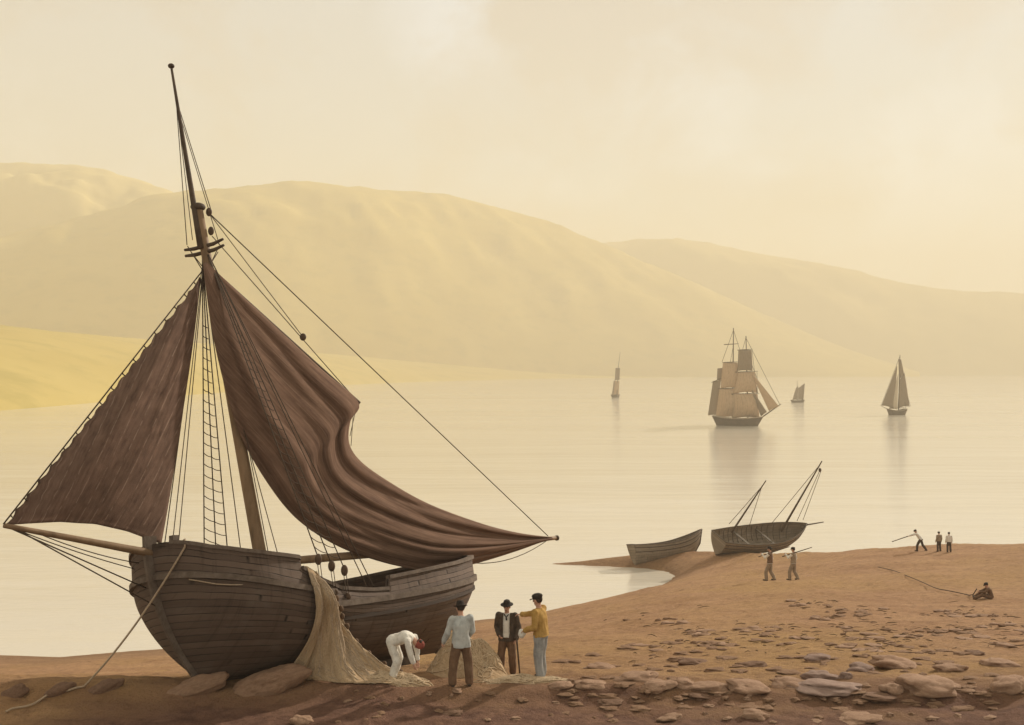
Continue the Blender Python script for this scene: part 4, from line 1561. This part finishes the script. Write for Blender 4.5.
def ship_hull(F, L, beam, depth, root, mat, stripe=None, rise=(.25, .3)):
    n, m = 30, 10
    sg, vg_ = np.meshgrid(np.linspace(0, 1, n), np.linspace(0, 1, m), indexing='ij')
    bow = (1 - (1 - sg / .35).clip(0, 1) ** 2.2) ** .7
    ste = 1 - .3 * ((sg - .6) / .4).clip(0, 1) ** 2
    full = (.15 + vg_ * .95).clip(0, 1) ** .4
    shr = depth * (1 + rise[0] * (1 - sg / .5).clip(0, 1) ** 2 + rise[1] * ((sg - .5) / .5).clip(0, 1) ** 2)
    h = -.3 + vg_ * (shr + .3)
    b = beam / 2 * bow * ste * full
    t = sg * L - L * .05 * vg_ * (1 - sg / .2).clip(0, 1) + .03 * L * vg_ * ((sg - .8) / .2).clip(0, 1)
    t = L * .5 + (t - L * .5) * (.86 + .14 * vg_)
    V = []; f = []
    for side in (1, -1):
        V.append(F(t, side * b, h).reshape(-1, 3)); f += grid_faces(n, m, 0 if side > 0 else n * m, side < 0)
    # deck
    o = 2 * n * m
    V.append(np.stack([F(t[:, -2], b[:, -2] * .97, h[:, -2]), F(t[:, -2], -b[:, -2] * .97, h[:, -2])], 1).reshape(-1, 3))
    f += grid_faces(n, 2, o)
    # stern face
    k = len(np.concatenate(V))
    V.append(np.concatenate([F(t[-1], b[-1], h[-1]), F(t[-1], -b[-1], h[-1])]))
    f += [(k + j, k + j + 1, k + m + j + 1, k + m + j) for j in range(m - 1)]
    hl = build('hull', np.concatenate(V), f, mat, root)
    for side in (1, -1):
        MB().tube(F(t[:, -1], side * b[:, -1], h[:, -1]), .12 if depth > 1.2 else .09, 5).build('rail', stripe or mat, hl)
        if depth > 1.4:
            MB().tube(F(t[:, -3], side * (b[:, -3] + .02), h[:, -3]), .10, 5).build('wale', M['dark_spar'], hl)
    return hl


# the brig, heading right and slightly towards us
Yb = CAM_Z * FPX / (425.5 - HORIZON)
brig = empty('brig', at(740, 425.5, Yb), 'two-masted square-rigged brig under full pale sail on the calm sea', 'sailing ship')
FB = Frame(at(761, 425.8, Yb - 4), -18, 0, 0)
# forward right and towards the viewer; t runs aft
Lb = (761 - 717) / FPX * Yb / math.cos(R(18))
ship_hull(FB, Lb, 4.6, 2.3, brig, M['brighull'], M['lightsail'], (.30, .38))
def bp_(x, y, dy=0.0): return at(x, y, Yb + dy)
def bspar(n, a, b, r, parent): return MB().tube([a, (a + b) / 2, b], [r, r * .9, r * .55], 6).build(n, M['dark_spar'], parent)
fm = bspar('foremast', bp_(748, 422), bp_(746, 336), .26, brig)
mn = bspar('mainmast', bp_(732.5, 422, 3), bp_(733.5, 328, 3), .26, brig)
bspar('bowsprit', bp_(758, 420, -3), bp_(781, 404, -6), .22, brig)
yards = [(fm, 737.5, 752.5, 349.5, 0), (fm, 735.5, 758, 371.5, 0), (fm, 731.5, 759.5, 393.5, 0), (mn, 722.5, 737.5, 362, 3), (mn, 718.5, 741, 388, 3), (mn, 724, 738.5, 344, 3)]
for par, xa, xb, y, dy in yards:
    bspar('yard', bp_(xa, y + .6, dy + 1.2), bp_(xb, y - .3, dy - 1.6), .14, par)
quad_sail('topgallant_sail', [bp_(738.5, 350, .8), bp_(751.5, 350, -1.4), bp_(752.5, 371, -1.4), bp_(737.5, 371, .8)], M['drabsail'], brig, 1.5)
quad_sail('topsail', [bp_(738, 372, 1), bp_(755, 372, -1.6), bp_(757.5, 393, -1.8), bp_(733.5, 393.5, 1.2)], M['palesail'], brig, 2.2)
quad_sail('course', [bp_(733, 394, 1), bp_(757.5, 394, -1.8), bp_(759.5, 418, -2), bp_(732, 418.5, 1)], M['palesail'], brig, 2.9)
quad_sail('topsail', [bp_(723, 362.5, 4), bp_(737.5, 362.5, 2), bp_(738.5, 388, 2), bp_(720.5, 388.5, 4)], M['palesail'], brig, 2.0)
quad_sail('course', [bp_(719.5, 388.8, 4), bp_(739, 388.5, 2), bp_(738, 417.5, 2), bp_(715.5, 418, 4)], M['palesail'], brig, 2.6)
quad_sail('spanker', [bp_(713, 381, 7), bp_(721, 380, 5), bp_(716.5, 415, 6), bp_(708, 415.5, 8)], M['drabsail'], brig, .7)
quad_sail('staysail', [bp_(717.5, 368.5, 6.5), bp_(722.5, 368, 5.5), bp_(721.5, 381, 5.5), bp_(717, 380, 6.5)], M['drabsail'], brig, .3)
bspar('gaff', bp_(711.5, 382.5, 7), bp_(728, 375, 4), .10, mn)
quad_sail('jib', [bp_(751, 372, -2), bp_(751.6, 372.2, -2), bp_(779, 406.5, -6), bp_(769, 411, -4.6)], M['palesail'], brig, .7)
quad_sail('fore_staysail', [bp_(750.5, 388, -1.6), bp_(751, 388.3, -1.7), bp_(767, 412, -4.6), bp_(761, 416.5, -3)], M['drabsail'], brig, .5)
for (xa, ya, da, xb, yb, db) in ((746, 338, 0, 780, 405, -6), (747, 352, 0, 770, 412, -4), (733.5, 330, 3, 747, 372, 0), (733.5, 330, 3, 722, 362, 4), (746, 337, 0, 737, 371, 1), (733.5, 345, 3, 720, 417, 5), (752, 350, -1, 757, 393, -2), (757, 372, -2, 757.5, 394, -2)):
    MB().tube([bp_(xa, ya, da), bp_(xb, yb, db)], .07, 5).build('stay', M['rope'], brig)

# cutter
Yc = CAM_Z * FPX / (415 - HORIZON)
cut_ = empty('cutter', at(897, 415, Yc), 'dark single-masted cutter with tall drab sails, furthest to the right on the water', 'sailing boat')
FC_ = Frame(at(887.5, 415, Yc - 1), 201, 0, 0)
ship_hull(FC_, 8.9, 3.0, 1.7, cut_, M['brighull'], M['lightsail'], (.55, .45))
def cp(x, y, dy=0.0): return at(x, y, Yc + dy)
bspar('mast', cp(898.5, 411), cp(900, 355), .22, cut_)
bspar('bowsprit', cp(889, 410, -.5), cp(880.5, 405.5, -2), .14, cut_)
bspar('boom', cp(898, 408.5), cp(911, 406, 2.5), .12, cut_)
quad_sail('jib', [cp(896.7, 366, -.3), cp(897.2, 366.2, -.3), cp(893.5, 409, -.4), cp(881.5, 405.5, -2)], M['drabsail'], cut_, .5)
quad_sail('staysail', [cp(898, 374, -.2), cp(898.4, 374.2, -.2), cp(897.2, 409.5, 0), cp(889, 409, -.5)], M['lightsail'], cut_, .4)
quad_sail('mainsail', [cp(899.3, 381, 0), cp(904.5, 373, 1), cp(909.5, 406, 2.3), cp(897.5, 408.5, 0)], M['drabsail'], cut_, .6)
quad_sail('topsail', [cp(898.3, 359, 0), cp(901, 359.5, .2), cp(904, 374, 1), cp(899, 380, 0)], M['drabsail'], cut_, .3)
bspar('gaff', cp(899, 381), cp(905, 372.5, 1), .10, cut_)
for a in ((900, 356, 881, 405.5, -2), (900, 372, 906, 409, 1), (900, 372, 910.5, 406, 2.4)):
    MB().tube([cp(a[0], a[1]), cp(a[2], a[3], a[4])], .07, 5).build('stay', M['rope'], cut_)

# small two-sail boat between
Ys_ = CAM_Z * FPX / (402.5 - HORIZON)
sl_ = empty('small_lugger', at(797.5, 402.5, Ys_), 'tiny lug-sailed boat on the water between the brig and the cutter', 'sailing boat')
FS_ = Frame(at(791, 402.5, Ys_), 190, 0, 0)
ship_hull(FS_, 7.6, 2.2, 1.1, sl_, M['brighull'])
def sp(x, y, dy=0.0): return at(x, y, Ys_ + dy)
bspar('mast', sp(797.3, 401.5), sp(797.2, 380.5), .16, sl_)
bspar('mizzen_mast', sp(802.5, 401.5), sp(803.8, 385), .12, sl_)
quad_sail('foresail', [sp(796, 388, 0), sp(798.2, 386, 0), sp(798, 400, 0), sp(792.3, 400, -.5)], M['drabsail'], sl_, .4)
quad_sail('mainsail', [sp(798.4, 388, 0), sp(804.8, 383.2, 1), sp(803.4, 400, 1), sp(798.2, 400, 0)], M['drabsail'], sl_, .5)

# farthest ship
Yf = CAM_Z * FPX / (397.8 - HORIZON)
fs_ = empty('distant_ship', at(616, 397.8, Yf), 'faint tall-masted ship far off near the hazy shore, left of the brig', 'sailing ship')
FF_ = Frame(at(612, 397.8, Yf), 235, 0, 0)
ship_hull(FF_, 8.0, 3.6, 1.6, fs_, M['brighull'])
def fp(x, y, dy=0.0): return at(x, y, Yf + dy)
bspar('mast', fp(617, 397), fp(618.2, 366), .24, fs_)
bspar('topmast', fp(618.2, 368), fp(620.2, 352), .14, fs_)
quad_sail('topsail', [fp(615.6, 368, 0), fp(620, 368, 0), fp(619.5, 380, 0), fp(614.8, 380.5, 0)], M['drabsail'], fs_, .6)
quad_sail('mainsail', [fp(613.6, 381, 0), fp(619.2, 381, 0), fp(618.8, 395, 1), fp(612, 395, 0)], M['palesail'], fs_, .7)
quad_sail('staysail', [fp(614.5, 380, -.6), fp(614.9, 380, -.6), fp(613.4, 396, -.8), fp(611.8, 394.5, -1.2)], M['drabsail'], fs_, .3)


# ------------------------------------------------------------------ stones
def rock_mesh(name, seed, mat, sub=4, flat=.85, rough=.22):
    b = bmesh.new()
    bmesh.ops.create_icosphere(b, subdivisions=sub, radius=1)
    for v in b.verts:
        c = v.co.normalized()
        k = 1 + rough * mnoise.noise(c * 1.3 + Vector((seed, 0, 0))) * 1.6 + rough * .5 * mnoise.noise(c * 3.1 + Vector((0, seed, 0))) + .05 * mnoise.noise(c * 8 + Vector((0, 0, seed)))
        p = c * k
        p.z = math.copysign(abs(p.z) ** flat, p.z)
        v.co = p
    me = bpy.data.meshes.new(name)
    b.to_mesh(me); b.free()
    me.polygons.foreach_set('use_smooth', [True] * len(me.polygons))
    me.materials.append(mat)
    return me


def stone(me, px, py, wpx, hpx, label, group, cat='stone', name='flat_stone', rz=None, depth=.7, tilt=(0, 0), sink=.30):
    p = hit(px, py)
    k = p[1] / FPX
    w = wpx * k / 2; h = hpx * k * .50
    o = bpy.data.objects.new(name, me)
    col.objects.link(o)
    o.location = (p[0], p[1] + w * depth * .5, gz(p[0], p[1] + w * depth * .5) + h * (1 - 2 * sink) * .5)
    o.scale = (w, w * depth, h)
    o.rotation_euler = (R(tilt[0]), R(tilt[1]), R(rz if rz is not None else random.uniform(-12, 12)))
    tag(o, label, cat, group)
    return o


GS = 'flat stones along the near bank'
big = [
    (590, 688, 31, 9, 'rock', 'pale flat stone lying just right of the man in the mustard shirt'),
    (637, 680, 38, 8, 'rock', 'thin slab leaning on the bank, a stone\'s length past the pale flat one'),
    (657, 692, 34, 9, 'rock', 'dull low stone tucked against the left end of the row of near stones'),
    (683, 687, 29, 11, 'rock', 'tilted oblong stone between the dull low one and two pointed slabs'),
    (710, 691, 40, 12, 'rock', 'pale slab pointed at its left tip, in the middle of the near row'),
    (749, 693, 42, 13, 'rock', 'pinkish slab with a dark hollow beneath, right of the pointed pale slab'),
    (792, 687, 36, 11, 'rock', 'broad pinkish stone left of the large lilac-grey slab'),
    (757, 719, 26, 10, 'rock', 'lone lumpy stone at the lower edge under the pinkish slabs'),
    (670, 722, 22, 8, 'rock', 'small lumpy stone at the lower edge left of the lone one'),
    (694, 664, 30, 7, 'rockdark', 'long thin dark-edged stone on the yellowish slope above the near row'),
    (754, 667, 25, 7, 'rockdark', 'dark rough stone on the slope above the near row'),
    (600, 668, 28, 6, 'rock', 'thin sliver of stone on the slope behind the pale flat stone'),
    (820, 661, 26, 10, 'rockgrey', 'small lilac-grey stone highest in the cluster of grey stones'),
    (821, 679, 34, 12, 'rockgrey', 'rounded lilac-grey stone above the large grey slab'),
    (847, 679, 15, 10, 'rockgrey', 'little grey stone wedged beside the rounded lilac-grey one'),
    (830, 693, 70, 12, 'rockgrey', 'largest lilac-grey slab, lying lowest in the cluster of grey stones'),
    (863, 671, 27, 10, 'rockgrey', 'greyish-pink stone at the right end of the cluster of grey stones'),
    (900, 668, 46, 14, 'rock', 'smooth orange-pink stone with a dark underside, alone above the right-hand slabs'),
    (953, 671, 31, 10, 'rock', 'slanting pinkish stone with a dark left edge'),
    (1003, 666, 36, 10, 'rock', 'pale stone high on the bank at the right border of the view'),
    (936, 693, 58, 18, 'rock', 'big bright pinkish boulder nearest the bottom right'),
    (1012, 691, 40, 16, 'rock', 'pinkish boulder cut by the right border of the view'),
    (894, 693, 22, 11, 'rock', 'stubby upright stone at the left side of the big pinkish boulder'),
    (881, 703, 40, 6, 'rockdark', 'low dark ledge of stone under the grey cluster'),
    (861, 723, 40, 7, 'rock', 'thin pale slab at the very bottom under the grey cluster'),
    (301, 724, 24, 12, 'rock', 'rounded brown stone at the bottom edge below the sloop'),
    (700, 700, 20, 5, 'rockdark', 'small dark chip lying in front of the pointed pale slab'),
    (560, 689, 26, 8, 'rock', 'stone half under the net by the boots of the man in the mustard shirt'),
    (975, 655, 20, 6, 'rockdark', 'dark stone on the slope above the slanting pinkish stone'),
    (452, 716, 20, 6, 'rockdark', 'dark stone bedded in the red earth in front of the man in pale blue'),
    (612, 706, 26, 6, 'rockdark', 'dark stone bedded in the earth below the pale flat stone'),
]
for k, (x, y, w, h, mt, lab) in enumerate(big):
    me_ = rock_mesh('flat_stone', 3.7 * k + 1.3, M[mt], 4, .8, .30)
    stone(me_, x, y, w, h, lab, GS, tilt=(random.uniform(-6, 6), random.uniform(-8, 8)))
BG = 'weathered boulders by the bow'
bo = [(264, 692, 82, 30, 'boulder', 'long rounded boulder under the sloop\'s hull, its right end raised', -17, 8),
      (196, 692, 62, 20, 'boulder', 'smaller long boulder directly under the sloop\'s forefoot', -16, 12),
      (104, 692, 34, 14, 'rockdark', 'dark hump of rock right of where the cable meets the sand', -20, 20),
      (60, 694, 32, 14, 'rockdark', 'dark hump of rock left of where the cable meets the sand', -18, 16),
      (14, 697, 26, 16, 'rockdark', 'dark hump of rock at the left border of the view', -22, 10)]
for k, (x, y, w, h, mt, lab, tl, rz) in enumerate(bo):
    me_ = rock_mesh('boulder', 9.1 * k + 2.2, M[mt], 5, .9, .16)
    stone(me_, x, y, w, h, lab, BG, 'boulder', 'boulder', rz, .42, (0, tl), .33)
# scatter of small stones over the slope: nothing tells them apart
small = [rock_mesh('small_stone', 50 + 7.7 * k, M[('rock', 'pebbly', 'pebbly')[k % 3]], 3, .8, .48) for k in range(9)]
clusters = [(800, 605, 14, 3, 5), (830, 610, 20, 3, 5), (815, 620, 8, 4, 4), (870, 613, 22, 4, 6), (950, 613, 20, 3, 7), (980, 616, 16, 3, 5), (700, 632, 26, 5, 8), (760, 632, 26, 6, 9), (790, 640, 30, 6, 9), (850, 632, 18, 5, 7),
            (880, 636, 24, 7, 14), (915, 636, 16, 4, 7), (945, 632, 24, 4, 7), (975, 634, 16, 4, 6), (1005, 630, 20, 5, 8), (1000, 645, 22, 4, 7), (680, 645, 34, 4, 7), (740, 645, 34, 4, 8), (650, 622, 26, 6, 5), (640, 650, 30, 5, 5), (900, 650, 40, 4, 9), (850, 648, 30, 3, 6)]
for cx_, cy_, sx, sy, n in clusters:
    for _ in range(n):
        x = random.gauss(cx_, sx * .6); y = random.gauss(cy_, sy * .6)
        if not 598 < y < 660: continue
        w = random.uniform(5, 15) * (.7 + (y - 600) / 90); h = random.uniform(1.8, 3.6)
        stone(random.choice(small), x, y, w, h, 'small brown stone, one of the scatter on the sandy slope', 'small stones scattered on the slope', name='small_stone', rz=random.uniform(-35, 35), depth=random.uniform(.5, .9))
for _ in range(110):
    x = random.uniform(560, 1024); y = random.uniform(652, 712)
    w = random.uniform(7, 21); h = random.uniform(2.2, 4.6)
    stone(random.choice(small[1::3] + small[2::3]), x, y, w, h, 'low earth-coloured stone half sunk in the near bank', 'low stones sunk in the near bank', name='sunk_stone', rz=random.uniform(-20, 20), depth=random.uniform(.5, .9), sink=.42)
for _ in range(60):
    x = random.uniform(330, 1024); y = random.uniform(690, 724)
    w = random.uniform(4, 12); h = random.uniform(1.6, 3.6)
    stone(random.choice(small), x, y, w, h, 'small pebble bedded in the red earth along the bottom edge', 'pebbles in the red earth', cat='pebble', name='pebble', rz=random.uniform(0, 180), depth=random.uniform(.6, .9))


# wisps of dry dark weed in lines along the slope
M['weed'] = simple('dry_sea_weed', (.085, .05, .028), (.17, .11, .062), 12, .9, .3, .004)
mb = MB()
for cx_, cy_, sx, sy, n in clusters:
    for _ in range(int(n * 2)):
        p = hit(random.gauss(cx_, sx * 1.0), min(max(random.gauss(cy_, sy * 1.2), 598), 668))
        k = p[1] / 30
        a_ = random.gauss(0, .5); ln = random.uniform(.12, .45) * k; bend = random.uniform(-1.6, 1.6)
        q = np.linspace(0, 1, 6)
        X = p[0] + np.cumsum(np.cos(a_ + bend * q)) * ln / 6; Yw = p[1] + np.cumsum(np.sin(a_ + bend * q)) * ln / 6
        Z = terr(X, Yw) + .012 + .03 * k * np.sin(q * 3.1) * random.random()
        mb.tube(np.stack([X, Yw, Z], 1), np.array([.3, .8, 1, 1, .7, .2]) * random.uniform(.006, .013) * k, 4)
tag(mb.build('seaweed', M['weed']), kind='stuff')


# ------------------------------------------------------------------ air, sky, sun
SUN_AZ, SUN_EL = 46.0, 26.0      # degrees from +Y towards +X
hz = MB().box((0, 2100, 233), (3600, 0, 0), (0, 2300, 0), (0, 0, 237.0))
ho = hz.build('haze', [], None, smooth=False)
tag(ho, kind='stuff')
m = bpy.data.materials.new('warm_sea_haze'); m.use_nodes = True
nt = m.node_tree; nt.nodes.clear()
out = N(nt, 'ShaderNodeOutputMaterial'); pv = N(nt, 'ShaderNodeVolumePrincipled')
pv.inputs['Color'].default_value = (.93, .86, .70, 1)
pv.inputs['Density'].default_value = .00056
pv.inputs['Anisotropy'].default_value = .0
nt.links.new(pv.outputs[0], out.inputs['Volume'])
ho.data.materials.append(m)

w = bpy.data.worlds.new('World'); sc.world = w; w.use_nodes = True
nt = w.node_tree; nt.nodes.clear()
out = N(nt, 'ShaderNodeOutputWorld')
sky = N(nt, 'ShaderNodeTexSky', sky_type='NISHITA')
sky.sun_disc = False
sky.sun_elevation = R(SUN_EL); sky.sun_rotation = R(SUN_AZ)
sky.dust_density = .2; sky.air_density = 1.2
bg1 = N(nt, 'ShaderNodeBackground'); bg1.inputs[1].default_value = .05
nt.links.new(sky.outputs[0], bg1.inputs[0])
# a high veil of warm cloud over the whole sky
tc = N(nt, 'ShaderNodeTexCoord')
gen = tc.outputs['Generated']
sep = N(nt, 'ShaderNodeSeparateXYZ'); nt.links.new(gen, sep.inputs[0])
cl = noise_tex(nt, scaled(nt, gen, (1, 1, 1.4)), 3.4, 6, .55, .25)
cl2 = noise_tex(nt, scaled(nt, gen, (1.3, 1, 1.6)), 4.6, 6, .55, .3)
veil = mixc(nt, mapr(nt, sep.outputs[2], .0, .34), (.74, .62, .42), (.77, .685, .52))
veil = mixc(nt, mapr(nt, cl, .46, .62, 0, 1), veil, (.94, .89, .79))
veil = mixc(nt, mapr(nt, cl2, .47, .62, 0, 1), veil, (.74, .555, .30))
bg2 = N(nt, 'ShaderNodeBackground'); bg2.inputs[1].default_value = .585
nt.links.new(veil, bg2.inputs[0])
add = N(nt, 'ShaderNodeAddShader')
nt.links.new(bg1.outputs[0], add.inputs[0]); nt.links.new(bg2.outputs[0], add.inputs[1])
nt.links.new(add.outputs[0], out.inputs[0])

sl = bpy.data.lights.new('sun', 'SUN')
so = bpy.data.objects.new('sun', sl); col.objects.link(so)
sl.energy = 5.0; sl.angle = R(1.5); sl.color = (1, .90, .76)
sd_ = Vector((math.sin(R(SUN_AZ)) * math.cos(R(SUN_EL)), math.cos(R(SUN_AZ)) * math.cos(R(SUN_EL)), math.sin(R(SUN_EL))))
so.rotation_euler = sd_.to_track_quat('Z', 'Y').to_euler()

sc.view_settings.view_transform = 'Standard'
sc.view_settings.look = 'None'
sc.view_settings.exposure = .24
sc.view_settings.gamma = 1
sc.view_settings.use_curve_mapping = False
sc.cycles.use_denoising = True
try:
    sc.cycles.denoiser = 'OPENIMAGEDENOISE'
except Exception:
    pass
sc.cycles.volume_bounces = 1
sc.cycles.max_bounces = 8
